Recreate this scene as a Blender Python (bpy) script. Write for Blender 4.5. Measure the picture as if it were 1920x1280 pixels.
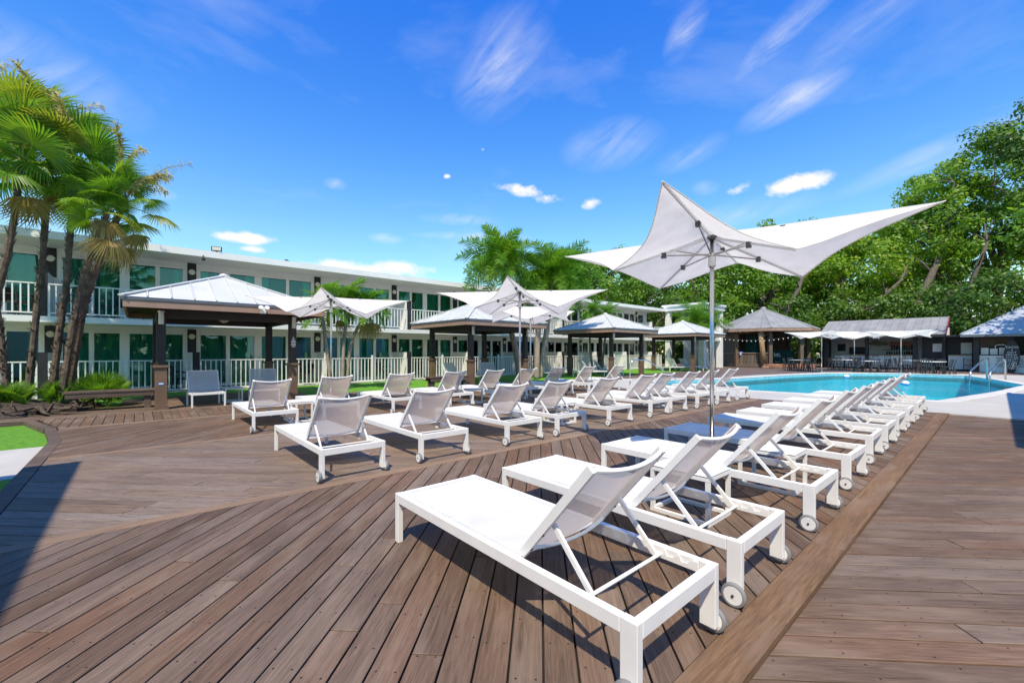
import bpy, bmesh, math, random
from mathutils import Vector, Matrix
random.seed(7)
R = math.radians
for o in list(bpy.data.objects): bpy.data.objects.remove(o)
scene = bpy.context.scene
COL = scene.collection

# ------------------------------------------------------------------ camera
cam = bpy.data.cameras.new('camera'); cam_o = bpy.data.objects.new('camera', cam); COL.objects.link(cam_o)
cam.lens = 15.0; cam.sensor_width = 36.0; cam.shift_y = 0.0094; cam.clip_end = 3000; cam.clip_start = .05
cam_o.location = (0, 0, 1.40); cam_o.rotation_euler = (R(90), 0, R(48.7 - 90))
scene.camera = cam_o

# ------------------------------------------------------------------ sky and sun
SUN_TO = Vector((-.745, -.667, 0)) * math.cos(R(57)) + Vector((0, 0, math.sin(R(57))))
world = bpy.data.worlds.new('World'); scene.world = world; world.use_nodes = True
wt = world.node_tree; wn = wt.nodes; wl = wt.links
bg = wn['Background']
sky = wn.new('ShaderNodeTexSky'); sky.sky_type = 'NISHITA'; sky.sun_disc = False
sky.sun_elevation = R(57); sky.sun_rotation = math.atan2(-.745, -.667)
sky.air_density = 1.0; sky.dust_density = .0; sky.ozone_density = 2.2
hs = wn.new('ShaderNodeHueSaturation'); hs.inputs['Saturation'].default_value = 1.27; hs.inputs['Hue'].default_value = .493
hs.inputs['Value'].default_value = 1.2
wl.new(sky.outputs[0], hs.inputs['Color'])
tc = wn.new('ShaderNodeTexCoord')
def wmath(op, a, b=None, c=None, clamp=False):
    n = wn.new('ShaderNodeMath'); n.operation = op; n.use_clamp = clamp
    for i, x in enumerate((a, b, c)):
        if x is None: continue
        if isinstance(x, (int, float)): n.inputs[i].default_value = x
        else: wl.new(x, n.inputs[i])
    return n.outputs[0]
def wdot(vec):
    n = wn.new('ShaderNodeVectorMath'); n.operation = 'DOT_PRODUCT'
    wl.new(tc.outputs['Generated'], n.inputs[0]); n.inputs[1].default_value = vec
    return n.outputs['Value']
def wnoise(scale, detail, rough, stretch=(1, 1, 1), rot=(0, 0, 0), dist=0):
    m = wn.new('ShaderNodeMapping'); m.inputs['Scale'].default_value = stretch; m.inputs['Rotation'].default_value = rot
    wl.new(tc.outputs['Generated'], m.inputs[0])
    n = wn.new('ShaderNodeTexNoise'); n.inputs['Scale'].default_value = scale; n.inputs['Detail'].default_value = detail
    n.inputs['Roughness'].default_value = rough; n.inputs['Distortion'].default_value = dist
    wl.new(m.outputs[0], n.inputs[0]); return n.outputs[0]
n_puff = wnoise(13, 8, .64, (1, 1, 1.5)); n_wisp = None
n_wide = wnoise(2.2, 6, .6, (1, 1, 2.2), (R(14), R(-10), 0), .4)
def basis(az, el, tilt):
    a, e, t = R(az), R(el), R(tilt)
    rt = Vector((math.sin(a), -math.cos(a), 0)); up = Vector((-math.cos(a) * math.sin(e), -math.sin(a) * math.sin(e), math.cos(e))); fw = Vector((math.cos(a) * math.cos(e), math.sin(a) * math.cos(e), math.sin(e)))
    t1 = rt * math.cos(t) + up * math.sin(t); t2 = up * math.cos(t) - rt * math.sin(t); return fw, Matrix((t1, fw, t2)).transposed().to_euler()
def streak(az, el, tilt, sc, detail, rough, dist):
    m = wn.new('ShaderNodeMapping'); m.vector_type = 'TEXTURE'; m.inputs['Rotation'].default_value = basis(az, el, tilt)[1]; m.inputs['Scale'].default_value = sc; wl.new(tc.outputs['Generated'], m.inputs[0])
    n = wn.new('ShaderNodeTexNoise'); n.inputs['Scale'].default_value = 1; n.inputs['Detail'].default_value = detail; n.inputs['Roughness'].default_value = rough; n.inputs['Distortion'].default_value = dist; wl.new(m.outputs[0], n.inputs[0]); return n.outputs[0]
n_wisp = wmath('MULTIPLY_ADD', streak(32, 29, 33, (.26, .26, .045), 9, .60, 1.6), .75, wmath('MULTIPLY', streak(45, 29, 10, (.07, .07, .05), 6, .55, .8), .25))
# clouds: azimuth (from +X), elevation, tilt, half width, half height, kind, strength (all degrees)
CLOUDS = [(50.1, 33.8, 48, 6.6, 4.6, 'w', .62), (35.6, 25.2, 4, 6.0, 2.9, 'w', .80), (26.2, 23.0, 16, 4.2, 1.5, 'w', .62),
    (15.4, 26.2, 16, 5.2, 1.7, 'w', .85), (16.6, 32.0, 32, 6.0, 1.5, 'w', .62), (26.6, 34.6, 58, 3.2, 1.7, 'w', .62),
    (97, 24.0, -12, 8, 3.0, 'w', .55), (3.0, 18.4, 14, 9, 1.3, 'w', .62), (21, 15.8, 5, 9, 1.6, 'w', .5), (9, 30.5, 26, 9, 2.4, 'w', .35),
    (15.0, 17.9, 3, 3.9, 1.5, 'p', 1.0), (20.6, 18.5, 6, 2.0, 1.0, 'p', .8), (24.3, 19.2, -8, 1.6, .9, 'w', .7), (47.2, 20.7, -8, 4.6, 1.15, 'p', .85), (44.0, 19.6, -4, 2.8, 1.0, 'p', .7), (38.5, 18.8, 8, 1.7, 1.0, 'p', .8),
    (80.8, 12.6, 2, 4.0, .9, 'p', .85), (80.0, 11.5, 0, 2.4, .6, 'p', .6), (65.2, 14.2, 0, 2.2, .7, 'w', .8), (56, 17.0, 0, 5, .8, 'w', .75),
    (67, 10.2, 1, 12, 1.7, 'p', .85), (54, 15.0, 0, 8, .6, 'w', .7), (88.0, 15.9, 0, 1.2, .6, 'w', .8), (71.2, 19.9, 0, 1.4, .7, 'w', .7), (52.6, 25.2, 0, .6, .4, 'p', .5), (57.4, 22.0, 0, .7, .45, 'p', .8),
    (140, 18, 5, 12, 2, 'p', .9), (190, 24, 10, 14, 3, 'w', .8), (230, 15, 0, 10, 2, 'p', .9), (275, 28, 20, 14, 3, 'w', .7), (320, 17, 0, 12, 2, 'p', .9), (120, 34, -20, 12, 3, 'w', .7)]
masks = {'p': None, 'w': None}
for az, el, tilt, hw, hh, kind, stg in CLOUDS:
    fw, eu = basis(az, el, tilt)
    mp = wn.new('ShaderNodeMapping'); mp.vector_type = 'TEXTURE'; mp.inputs['Location'].default_value = fw
    mp.inputs['Rotation'].default_value = eu
    mp.inputs['Scale'].default_value = (math.sin(R(hw)) * 1.08, .9, math.sin(R(hh)) * 1.08); wl.new(tc.outputs['Generated'], mp.inputs[0])
    gr = wn.new('ShaderNodeTexGradient'); gr.gradient_type = 'SPHERICAL'; wl.new(mp.outputs[0], gr.inputs[0])
    v = wmath('MULTIPLY', gr.outputs['Fac'], stg)
    masks[kind] = v if masks[kind] is None else wmath('MAXIMUM', masks[kind], v)
mp_, mw_ = masks['p'], masks['w']
vp_ = wmath('MULTIPLY_ADD', mp_, 2.3, wmath('MULTIPLY_ADD', n_puff, 5.0, -3.05), clamp=True)
vp_ = wmath('MULTIPLY', vp_, wmath('MULTIPLY', mp_, 2.6, clamp=True))
vw_ = wmath('MULTIPLY', wmath('MULTIPLY', mw_, wmath('MULTIPLY_ADD', n_wide, 2.2, .2)), wmath('MULTIPLY_ADD', n_wisp, 3.4, -1.12, clamp=True), clamp=True)
faint = wmath('MULTIPLY_ADD', n_wide, .9, -.47, clamp=True)
acc = wmath('MAXIMUM', wmath('MAXIMUM', vp_, wmath('MULTIPLY', vw_, .50)), wmath('MULTIPLY', faint, .8))
sep = wn.new('ShaderNodeSeparateColor'); wl.new(hs.outputs[0], sep.inputs[0]); comb = wn.new('ShaderNodeCombineColor')
wl.new(wmath('MULTIPLY', wmath('POWER', wmath('MULTIPLY', sep.outputs[0], 1 / 3.2), 1.6), 2.1), comb.inputs[0]); wl.new(wmath('MULTIPLY', wmath('POWER', wmath('MULTIPLY', sep.outputs[1], 1 / 4.4), 1.22), 3.8), comb.inputs[1])
wl.new(wmath('MULTIPLY', wmath('POWER', wmath('MULTIPLY', sep.outputs[2], 1 / 6.2), .45), 6.2), comb.inputs[2])
dz = wdot((0, 0, 1))
hz = wmath('MULTIPLY', wmath('POWER', wmath('SUBTRACT', 1.0, wmath('ABSOLUTE', dz), clamp=True), 4.5), .66)
hmix = wn.new('ShaderNodeMix'); hmix.data_type = 'RGBA'; wl.new(hz, hmix.inputs['Factor']); wl.new(comb.outputs[0], hmix.inputs['A']); hmix.inputs['B'].default_value = (3.7, 4.15, 5.15, 1)
mixc = wn.new('ShaderNodeMix'); mixc.data_type = 'RGBA'
wl.new(acc, mixc.inputs['Factor']); wl.new(hmix.outputs['Result'], mixc.inputs['A']); mixc.inputs['B'].default_value = (4.7, 4.9, 5.3, 1)
wl.new(mixc.outputs['Result'], bg.inputs['Color']); bg.inputs['Strength'].default_value = .15

world.cycles.sampling_method = 'MANUAL'; world.cycles.sample_map_resolution = 512
sun = bpy.data.lights.new('sun', 'SUN'); sun.energy = 3.6; sun.angle = R(.53); sun.color = (1, .94, .85)
sun_o = bpy.data.objects.new('sun', sun); COL.objects.link(sun_o)
sun_o.rotation_euler = (-SUN_TO).to_track_quat('-Z', 'Y').to_euler(); sun_o.location = (-20, -20, 40)
scene.view_settings.view_transform = 'Standard'; scene.view_settings.look = 'None'
scene.view_settings.exposure = .53; scene.view_settings.gamma = 1
scene.view_settings.use_curve_mapping = False
scene.view_settings.use_white_balance = True; scene.view_settings.white_balance_temperature = 7500; scene.view_settings.white_balance_tint = 7
scene.render.engine = 'CYCLES'; scene.cycles.max_bounces = 6; scene.cycles.diffuse_bounces = 3; scene.cycles.glossy_bounces = 3; scene.cycles.transmission_bounces = 4; scene.cycles.transparent_max_bounces = 14
scene.cycles.use_adaptive_sampling = True; scene.cycles.adaptive_threshold = .018
scene.cycles.caustics_reflective = False; scene.cycles.caustics_refractive = False

# ------------------------------------------------------------------ helpers
KIDS = {}
def link(o, parent=None):
    COL.objects.link(o)
    if parent is not None:
        o.parent = parent; KIDS.setdefault(parent.name, []).append(o)
    return o
def tag(o, label=None, cat=None, group=None, kind=None):
    if label: o['label'] = label
    if cat: o['category'] = cat
    if group: o['group'] = group
    if kind: o['kind'] = kind
    return o
def empty(name, loc=(0, 0, 0), rz=0, label=None, cat=None, group=None, parent=None):
    o = bpy.data.objects.new(name, None); o.location = loc; o.rotation_euler = (0, 0, rz); o.empty_display_size = .1
    link(o, parent); return tag(o, label, cat, group)
def copy_tree(o, parent=None):
    c = o.copy(); link(c, parent)
    for k in KIDS.get(o.name, []): copy_tree(k, c)
    return c
def inst(name, mesh, parent=None, mat4=None):
    o = bpy.data.objects.new(name, mesh)
    if mat4 is not None: o.matrix_local = mat4
    return link(o, parent)
class MB:
    def __init__(s): s.v = []; s.f = []
    def add(s, vs, fs):
        b = len(s.v); s.v += [tuple(p) for p in vs]; s.f += [tuple(i + b for i in f) for f in fs]; return s
    def box(s, x0, x1, y0, y1, z0, z1):
        return s.add([(x0, y0, z0), (x1, y0, z0), (x1, y1, z0), (x0, y1, z0), (x0, y0, z1), (x1, y0, z1), (x1, y1, z1), (x0, y1, z1)],
            [(0, 3, 2, 1), (4, 5, 6, 7), (0, 1, 5, 4), (1, 2, 6, 5), (2, 3, 7, 6), (3, 0, 4, 7)])
    def bar(s, p, q, w, h, up=(0, 0, 1)):
        p, q = Vector(p), Vector(q); d = (q - p).normalized(); up = Vector(up)
        a = d.cross(up)
        if a.length < 1e-4: a = d.cross(Vector((1, 0, 0)))
        a.normalize(); b = a.cross(d).normalized(); a = a * w / 2; b = b * h / 2
        return s.add([p - a - b, p + a - b, p + a + b, p - a + b, q - a - b, q + a - b, q + a + b, q - a + b],
            [(0, 3, 2, 1), (4, 5, 6, 7), (0, 1, 5, 4), (1, 2, 6, 5), (2, 3, 7, 6), (3, 0, 4, 7)])
    def tube(s, pts, r, n=8, cap=True):
        pts = [Vector(p) for p in pts]; m = len(pts); rs = r if isinstance(r, (list, tuple)) else [r] * m
        vs = []; fs = []; ref = None
        for i, p in enumerate(pts):
            d = (pts[min(i + 1, m - 1)] - pts[max(i - 1, 0)]).normalized()
            if ref is None: ref = d.cross(Vector((0, 0, 1))) if abs(d.z) < .95 else d.cross(Vector((1, 0, 0)))
            a = (ref - d * ref.dot(d)).normalized(); b = d.cross(a); ref = a
            for k in range(n):
                t = 2 * math.pi * k / n; vs.append(p + (a * math.cos(t) + b * math.sin(t)) * rs[i])
        for i in range(m - 1):
            for k in range(n):
                k2 = (k + 1) % n; fs.append((i * n + k, i * n + k2, (i + 1) * n + k2, (i + 1) * n + k))
        if cap: fs += [tuple(range(n))[::-1], tuple((m - 1) * n + k for k in range(n))]
        return s.add(vs, fs)
    def lathe(s, prof, n=16, c=(0, 0, 0), axis='z'):
        vs = []; fs = []; m = len(prof)
        for r, z in prof:
            for k in range(n):
                t = 2 * math.pi * k / n; x, y = r * math.cos(t), r * math.sin(t)
                p = (x, y, z) if axis == 'z' else (z, x, y)
                vs.append((p[0] + c[0], p[1] + c[1], p[2] + c[2]))
        for i in range(m - 1):
            for k in range(n):
                k2 = (k + 1) % n; fs.append((i * n + k, i * n + k2, (i + 1) * n + k2, (i + 1) * n + k))
        fs += [tuple(range(n))[::-1], tuple((m - 1) * n + k for k in range(n))]
        return s.add(vs, fs)
    def prism(s, poly, z0, z1, M=None):
        n = len(poly); vs = [(x, y, z0) for x, y in poly] + [(x, y, z1) for x, y in poly]
        if M is not None: vs = [M @ Vector(p) for p in vs]
        return s.add(vs, [tuple(range(n))[::-1], tuple(range(n, 2 * n))] + [(i, (i + 1) % n, n + (i + 1) % n, n + i) for i in range(n)])
    def grid(s, fn, nu, nv):
        b = [fn(i / nu, j / nv) for i in range(nu + 1) for j in range(nv + 1)]
        return s.add(b, [(i * (nv + 1) + j, (i + 1) * (nv + 1) + j, (i + 1) * (nv + 1) + j + 1, i * (nv + 1) + j + 1) for i in range(nu) for j in range(nv)])
    def mesh(s, name, mat, smooth=False, bevel=0, recalc=True):
        me = bpy.data.meshes.new(name); me.from_pydata(s.v, [], s.f)
        if bevel or recalc:
            bm = bmesh.new(); bm.from_mesh(me)
            if recalc: bmesh.ops.recalc_face_normals(bm, faces=bm.faces)
            if bevel: bmesh.ops.bevel(bm, geom=bm.edges[:], offset=bevel, segments=1, affect='EDGES', clamp_overlap=True)
            bm.to_mesh(me); bm.free()
        me.materials.append(mat)
        if smooth:
            for p in me.polygons: p.use_smooth = True
        me.update(); return me
    def build(s, name, mat, parent=None, smooth=False, bevel=0, recalc=True, loc=None):
        o = bpy.data.objects.new(name, s.mesh(name, mat, smooth, bevel, recalc))
        if loc: o.location = loc
        return link(o, parent)
def clip(poly, nx, ny, c):      # keep nx*x+ny*y <= c
    out = []
    for i in range(len(poly)):
        p, q = poly[i], poly[(i + 1) % len(poly)]
        a, b = nx * p[0] + ny * p[1] - c, nx * q[0] + ny * q[1] - c
        if a <= 0: out.append(p)
        if (a < 0 < b) or (b < 0 < a):
            t = a / (a - b); out.append((p[0] + t * (q[0] - p[0]), p[1] + t * (q[1] - p[1])))
    return out
def parea(p): return abs(sum(p[i][0] * p[(i + 1) % len(p)][1] - p[(i + 1) % len(p)][0] * p[i][1] for i in range(len(p)))) / 2
def inset(poly, d):
    n = len(poly)
    if sum(poly[i][0] * poly[(i + 1) % n][1] - poly[(i + 1) % n][0] * poly[i][1] for i in range(n)) < 0: poly = poly[::-1]
    out = poly
    for i in range(n):
        p, q = poly[i], poly[(i + 1) % n]; ex, ey = q[0] - p[0], q[1] - p[1]; L = math.hypot(ex, ey)
        if L < 1e-6: continue
        nx, ny = ey / L, -ex / L; out = clip(out, nx, ny, nx * p[0] + ny * p[1] - d)
    return out

# ------------------------------------------------------------------ materials
def newmat(name):
    m = bpy.data.materials.new(name); m.use_nodes = True
    return m, m.node_tree.nodes, m.node_tree.links, m.node_tree.nodes['Principled BSDF']
def mat(name, col, rough=.5, metal=0, var=.0, vscale=6, bump=0, bscale=40, spec=.5, coat=0, rnd=0, detail=4):
    m, n, l, p = newmat(name)
    p.inputs['Roughness'].default_value = rough; p.inputs['Metallic'].default_value = metal
    p.inputs['Specular IOR Level'].default_value = spec; p.inputs['Coat Weight'].default_value = coat
    p.inputs['Base Color'].default_value = (*col, 1)
    t = n.new('ShaderNodeTexCoord')
    src = None
    if var:
        z = n.new('ShaderNodeTexNoise'); z.inputs['Scale'].default_value = vscale; z.inputs['Detail'].default_value = detail; l.new(t.outputs['Object'], z.inputs[0])
        mr = n.new('ShaderNodeMapRange'); mr.inputs[1].default_value = .25; mr.inputs[2].default_value = .75
        mr.inputs[3].default_value = 1 - var; mr.inputs[4].default_value = 1 + var; l.new(z.outputs[0], mr.inputs[0]); src = mr.outputs[0]
        r2 = n.new('ShaderNodeMapRange'); r2.inputs[3].default_value = max(.02, rough - .12); r2.inputs[4].default_value = min(1, rough + .12)
        l.new(z.outputs[0], r2.inputs[0]); l.new(r2.outputs[0], p.inputs['Roughness'])
    if rnd:
        oi = n.new('ShaderNodeObjectInfo'); mr = n.new('ShaderNodeMapRange'); mr.inputs[3].default_value = 1 - rnd; mr.inputs[4].default_value = 1 + rnd
        l.new(oi.outputs['Random'], mr.inputs[0])
        if src is None: src = mr.outputs[0]
        else:
            mm = n.new('ShaderNodeMath'); mm.operation = 'MULTIPLY'; l.new(src, mm.inputs[0]); l.new(mr.outputs[0], mm.inputs[1]); src = mm.outputs[0]
    if src is not None:
        vm = n.new('ShaderNodeVectorMath'); vm.operation = 'SCALE'; vm.inputs[0].default_value = col; l.new(src, vm.inputs['Scale']); l.new(vm.outputs[0], p.inputs['Base Color'])
    if bump:
        z = n.new('ShaderNodeTexNoise'); z.inputs['Scale'].default_value = bscale; z.inputs['Detail'].default_value = 5; l.new(t.outputs['Object'], z.inputs[0])
        b = n.new('ShaderNodeBump'); b.inputs['Strength'].default_value = bump; b.inputs['Distance'].default_value = .02; l.new(z.outputs[0], b.inputs['Height']); l.new(b.outputs[0], p.inputs['Normal'])
    return m
def ramp(n, stops):
    r = n.new('ShaderNodeValToRGB'); e = r.color_ramp.elements
    while len(e) < len(stops): e.new(.5)
    for i, (pos, c) in enumerate(stops): e[i].position = pos; e[i].color = (*c, 1)
    return r
def wood_mat(name, tones, screws=True, rough=.62, grain=1.0):
    m, n, l, p = newmat(name)
    t = n.new('ShaderNodeTexCoord'); oi = n.new('ShaderNodeObjectInfo')
    off = n.new('ShaderNodeVectorMath'); off.operation = 'SCALE'; off.inputs[0].default_value = (37, 11, 5); l.new(oi.outputs['Random'], off.inputs['Scale'])
    add = n.new('ShaderNodeVectorMath'); l.new(t.outputs['Object'], add.inputs[0]); l.new(off.outputs[0], add.inputs[1])
    mp = n.new('ShaderNodeMapping'); mp.inputs['Scale'].default_value = (1.1, 22, 22); l.new(add.outputs[0], mp.inputs[0])
    g = n.new('ShaderNodeTexNoise'); g.inputs['Scale'].default_value = 3; g.inputs['Detail'].default_value = 8; g.inputs['Roughness'].default_value = .65; g.inputs['Distortion'].default_value = 1.3; l.new(mp.outputs[0], g.inputs[0])
    mp2 = n.new('ShaderNodeMapping'); mp2.inputs['Scale'].default_value = (1.0, 4, 4); l.new(add.outputs[0], mp2.inputs[0])
    w = n.new('ShaderNodeTexNoise'); w.inputs['Scale'].default_value = 1.7; w.inputs['Detail'].default_value = 5; l.new(mp2.outputs[0], w.inputs[0])
    base = ramp(n, [(i / max(1, len(tones) - 1), c) for i, c in enumerate(tones)]); l.new(oi.outputs['Random'], base.inputs[0])
    gr = n.new('ShaderNodeMapRange'); gr.inputs[1].default_value = .3; gr.inputs[2].default_value = .72; gr.inputs[3].default_value = 1 - .45 * grain; gr.inputs[4].default_value = 1 + .38 * grain; l.new(g.outputs[0], gr.inputs[0])
    sc = n.new('ShaderNodeVectorMath'); sc.operation = 'SCALE'; l.new(base.outputs[0], sc.inputs[0]); l.new(gr.outputs[0], sc.inputs['Scale'])
    wr = n.new('ShaderNodeMapRange'); wr.inputs[1].default_value = .5; wr.inputs[2].default_value = .74; wr.inputs[3].default_value = 0; wr.inputs[4].default_value = .6; l.new(w.outputs[0], wr.inputs[0])
    mx = n.new('ShaderNodeMix'); mx.data_type = 'RGBA'; l.new(wr.outputs[0], mx.inputs['Factor']); l.new(sc.outputs[0], mx.inputs['A']); mx.inputs['B'].default_value = (.25, .185, .140, 1)
    # large-scale weathering in place
    big = n.new('ShaderNodeTexNoise'); big.inputs['Scale'].default_value = .55; big.inputs['Detail'].default_value = 4
    geo = n.new('ShaderNodeNewGeometry'); l.new(geo.outputs['Position'], big.inputs[0])
    br = n.new('ShaderNodeMapRange'); br.inputs[1].default_value = .3; br.inputs[2].default_value = .7; br.inputs[3].default_value = .84; br.inputs[4].default_value = 1.2; l.new(big.outputs[0], br.inputs[0])
    sc2 = n.new('ShaderNodeVectorMath'); sc2.operation = 'SCALE'; l.new(mx.outputs['Result'], sc2.inputs[0]); l.new(br.outputs[0], sc2.inputs['Scale'])
    colout = sc2.outputs[0]
    if screws:
        sp = n.new('ShaderNodeSeparateXYZ'); l.new(t.outputs['Object'], sp.inputs[0])
        def mt(op, a, b=None):
            k = n.new('ShaderNodeMath'); k.operation = op
            for i, x in enumerate((a, b)):
                if x is None: continue
                if isinstance(x, (int, float)): k.inputs[i].default_value = x
                else: l.new(x, k.inputs[i])
            return k.outputs[0]
        fx = mt('SUBTRACT', mt('FRACT', mt('MULTIPLY', sp.outputs[0], 1 / .407)), .5); fx = mt('MULTIPLY', fx, .407)
        fy = mt('SUBTRACT', mt('ABSOLUTE', sp.outputs[1]), .043)
        r = mt('SQRT', mt('ADD', mt('MULTIPLY', fx, fx), mt('MULTIPLY', fy, fy)))
        msk = mt('LESS_THAN', r, .0052)
        mx2 = n.new('ShaderNodeMix'); mx2.data_type = 'RGBA'; l.new(msk, mx2.inputs['Factor']); l.new(colout, mx2.inputs['A']); mx2.inputs['B'].default_value = (.025, .02, .018, 1); colout = mx2.outputs['Result']
    l.new(colout, p.inputs['Base Color']); p.inputs['Specular IOR Level'].default_value = .12
    rr = n.new('ShaderNodeMapRange'); rr.inputs[3].default_value = rough - .15; rr.inputs[4].default_value = rough + .15; l.new(g.outputs[0], rr.inputs[0]); l.new(rr.outputs[0], p.inputs['Roughness'])
    b = n.new('ShaderNodeBump'); b.inputs['Strength'].default_value = .35; b.inputs['Distance'].default_value = .004; l.new(g.outputs[0], b.inputs['Height']); l.new(b.outputs[0], p.inputs['Normal'])
    return m
def fabric_mat(name, col, transl=.3, transp=0.0, weave=500):
    m, n, l, p = newmat(name); out = n['Material Output']; n.remove(p)
    t = n.new('ShaderNodeTexCoord'); z = n.new('ShaderNodeTexNoise'); z.inputs['Scale'].default_value = 5; z.inputs['Detail'].default_value = 6; l.new(t.outputs['Object'], z.inputs[0])
    mr = n.new('ShaderNodeMapRange'); mr.inputs[1].default_value = .3; mr.inputs[2].default_value = .7; mr.inputs[3].default_value = .93; mr.inputs[4].default_value = 1.05; l.new(z.outputs[0], mr.inputs[0])
    vm = n.new('ShaderNodeVectorMath'); vm.operation = 'SCALE'; vm.inputs[0].default_value = col; l.new(mr.outputs[0], vm.inputs['Scale'])
    wv = n.new('ShaderNodeTexNoise'); wv.inputs['Scale'].default_value = weave; l.new(t.outputs['Object'], wv.inputs[0])
    b = n.new('ShaderNodeBump'); b.inputs['Strength'].default_value = .25; b.inputs['Distance'].default_value = .002; l.new(wv.outputs[0], b.inputs['Height'])
    d = n.new('ShaderNodeBsdfDiffuse'); l.new(vm.outputs[0], d.inputs[0]); l.new(b.outputs[0], d.inputs['Normal'])
    tr = n.new('ShaderNodeBsdfTranslucent'); l.new(vm.outputs[0], tr.inputs[0])
    mx = n.new('ShaderNodeMixShader'); mx.inputs[0].default_value = transl; l.new(d.outputs[0], mx.inputs[1]); l.new(tr.outputs[0], mx.inputs[2]); res = mx.outputs[0]
    if transp:
        tp = n.new('ShaderNodeBsdfTransparent'); m2 = n.new('ShaderNodeMixShader'); m2.inputs[0].default_value = transp; l.new(res, m2.inputs[1]); l.new(tp.outputs[0], m2.inputs[2]); res = m2.outputs[0]
    l.new(res, out.inputs[0]); return m
def leaf_mat(name, cols, transl=.4, rough=.45):
    m, n, l, p = newmat(name); out = n['Material Output']
    g = n.new('ShaderNodeNewGeometry'); oi = n.new('ShaderNodeObjectInfo')
    r = ramp(n, [(i / max(1, len(cols) - 1), c) for i, c in enumerate(cols)])
    mm = n.new('ShaderNodeMath'); mm.operation = 'MULTIPLY_ADD'; l.new(oi.outputs['Random'], mm.inputs[0]); mm.inputs[1].default_value = .35; 
    m3 = n.new('ShaderNodeMath'); m3.operation = 'MULTIPLY'; l.new(g.outputs['Random Per Island'], m3.inputs[0]); m3.inputs[1].default_value = .65; l.new(m3.outputs[0], mm.inputs[2])
    l.new(mm.outputs[0], r.inputs[0]); l.new(r.outputs[0], p.inputs['Base Color']); p.inputs['Roughness'].default_value = rough
    tr = n.new('ShaderNodeBsdfTranslucent')
    sc = n.new('ShaderNodeVectorMath'); sc.operation = 'MULTIPLY'; l.new(r.outputs[0], sc.inputs[0]); sc.inputs[1].default_value = (1.5, 1.6, .7); l.new(sc.outputs[0], tr.inputs[0])
    mx = n.new('ShaderNodeMixShader'); mx.inputs[0].default_value = transl; l.new(p.outputs[0], mx.inputs[1]); l.new(tr.outputs[0], mx.inputs[2]); l.new(mx.outputs[0], out.inputs[0])
    return m
M = {}
M['plank'] = wood_mat('deck_wood', [(0.117, 0.074, 0.052), (0.161, 0.109, 0.082), (0.166, 0.094, 0.060), (0.184, 0.136, 0.108), (0.135, 0.090, 0.068), (0.159, 0.098, 0.066), (0.147, 0.103, 0.081)])
M['plank_pale'] = wood_mat('deck_wood_pale', [(0.177, 0.125, 0.096), (0.224, 0.171, 0.139), (0.196, 0.127, 0.086), (0.245, 0.195, 0.163), (0.171, 0.119, 0.091)], grain=1.2)
M['border'] = wood_mat('deck_border_wood', [(.27, .18, .12), (.24, .155, .105), (.29, .20, .14)], screws=False)
M['strip'] = wood_mat('deck_strip_wood', [(.20, .118, .068), (.185, .11, .066), (.215, .13, .08)], screws=False)
M['substructure'] = mat('deck_substructure', (.016, .013, .012), .9, var=.3)
M['white'] = mat('white_powder_coat', (.80, .79, .775), .42, var=.05, vscale=7, detail=8, spec=.35)
M['whitewall'] = mat('white_painted_wall', (.85, .84, .81), .7, var=.05, vscale=1.2, bump=.1, bscale=30)
M['whitetrim'] = mat('white_painted_trim', (.85, .845, .83), .5, var=.03, vscale=2)
M['seat'] = fabric_mat('white_sling', (.76, .75, .735), .15)
M['sling'] = fabric_mat('taupe_mesh_sling', (.70, .555, .445), .62, .18)
M['canopy'] = fabric_mat('white_canopy', (.95, .91, .845), .42)
M['greysling'] = fabric_mat('grey_mesh_sling', (.68, .70, .74), .35, .12)
M['steel'] = mat('polished_steel', (.60, .60, .60), .28, 1, var=.1)
M['darksteel'] = mat('dark_bracket', (.10, .10, .11), .4, .6)
M['rubber'] = mat('grey_tyre', (.22, .22, .225), .7, var=.1)
M['dark'] = mat('charcoal_paint', (.022, .022, .026), .55, var=.15)
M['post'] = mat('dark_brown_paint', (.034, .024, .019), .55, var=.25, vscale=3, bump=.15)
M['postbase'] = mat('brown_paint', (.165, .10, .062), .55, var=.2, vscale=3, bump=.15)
M['fascia'] = mat('brown_fascia', (.34, .215, .16), .6, var=.15, vscale=2, bump=.15)
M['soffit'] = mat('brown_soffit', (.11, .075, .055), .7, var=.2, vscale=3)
M['roof'] = mat('galvanised_roof', (.60, .605, .60), .45, .0, var=.07, vscale=1.5, rnd=.05)
M['gutter'] = mat('grey_gutter', (.15, .165, .19), .4, .3, var=.1)
M['oldroof'] = mat('weathered_roof', (.29, .285, .28), .6, .05, var=.18, vscale=1.5, rnd=.07)
M['shaderoof'] = mat('shade_tinted_roof', (.40, .43, .48), .55, .1, var=.15, vscale=1.5, rnd=.06)  # blue cast of shade put into the roof colour
M['bench'] = wood_mat('bench_wood', [(.10, .07, .06), (.13, .095, .08)], screws=False)
M['concrete'] = mat('pale_concrete', (.49, .465, .425), .8, var=.10, vscale=1.1, bump=.2, bscale=60)
M['coping'] = mat('coping_stone', (.62, .595, .55), .75, var=.12, vscale=2, bump=.2, bscale=50, rnd=.07)
M['tile'] = mat('waterline_tile', (.30, .62, .68), .3, var=.25, vscale=9)
M['patio'] = mat('patio_concrete', (.64, .62, .58), .85, var=.1, vscale=1)
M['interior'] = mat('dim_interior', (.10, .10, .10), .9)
M['curtain'] = mat('pale_curtain', (.70, .73, .70), .9, var=.08, vscale=2, rnd=.28)
M['black'] = mat('black_paint', (.012, .012, .014), .5)
M['teal'] = mat('teal_cloth', (.008, .085, .085), .8, var=.3, vscale=2)
M['brick'] = mat('brick', (.33, .17, .11), .8, var=.2, vscale=8, rnd=.35, bump=.3)
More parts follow.
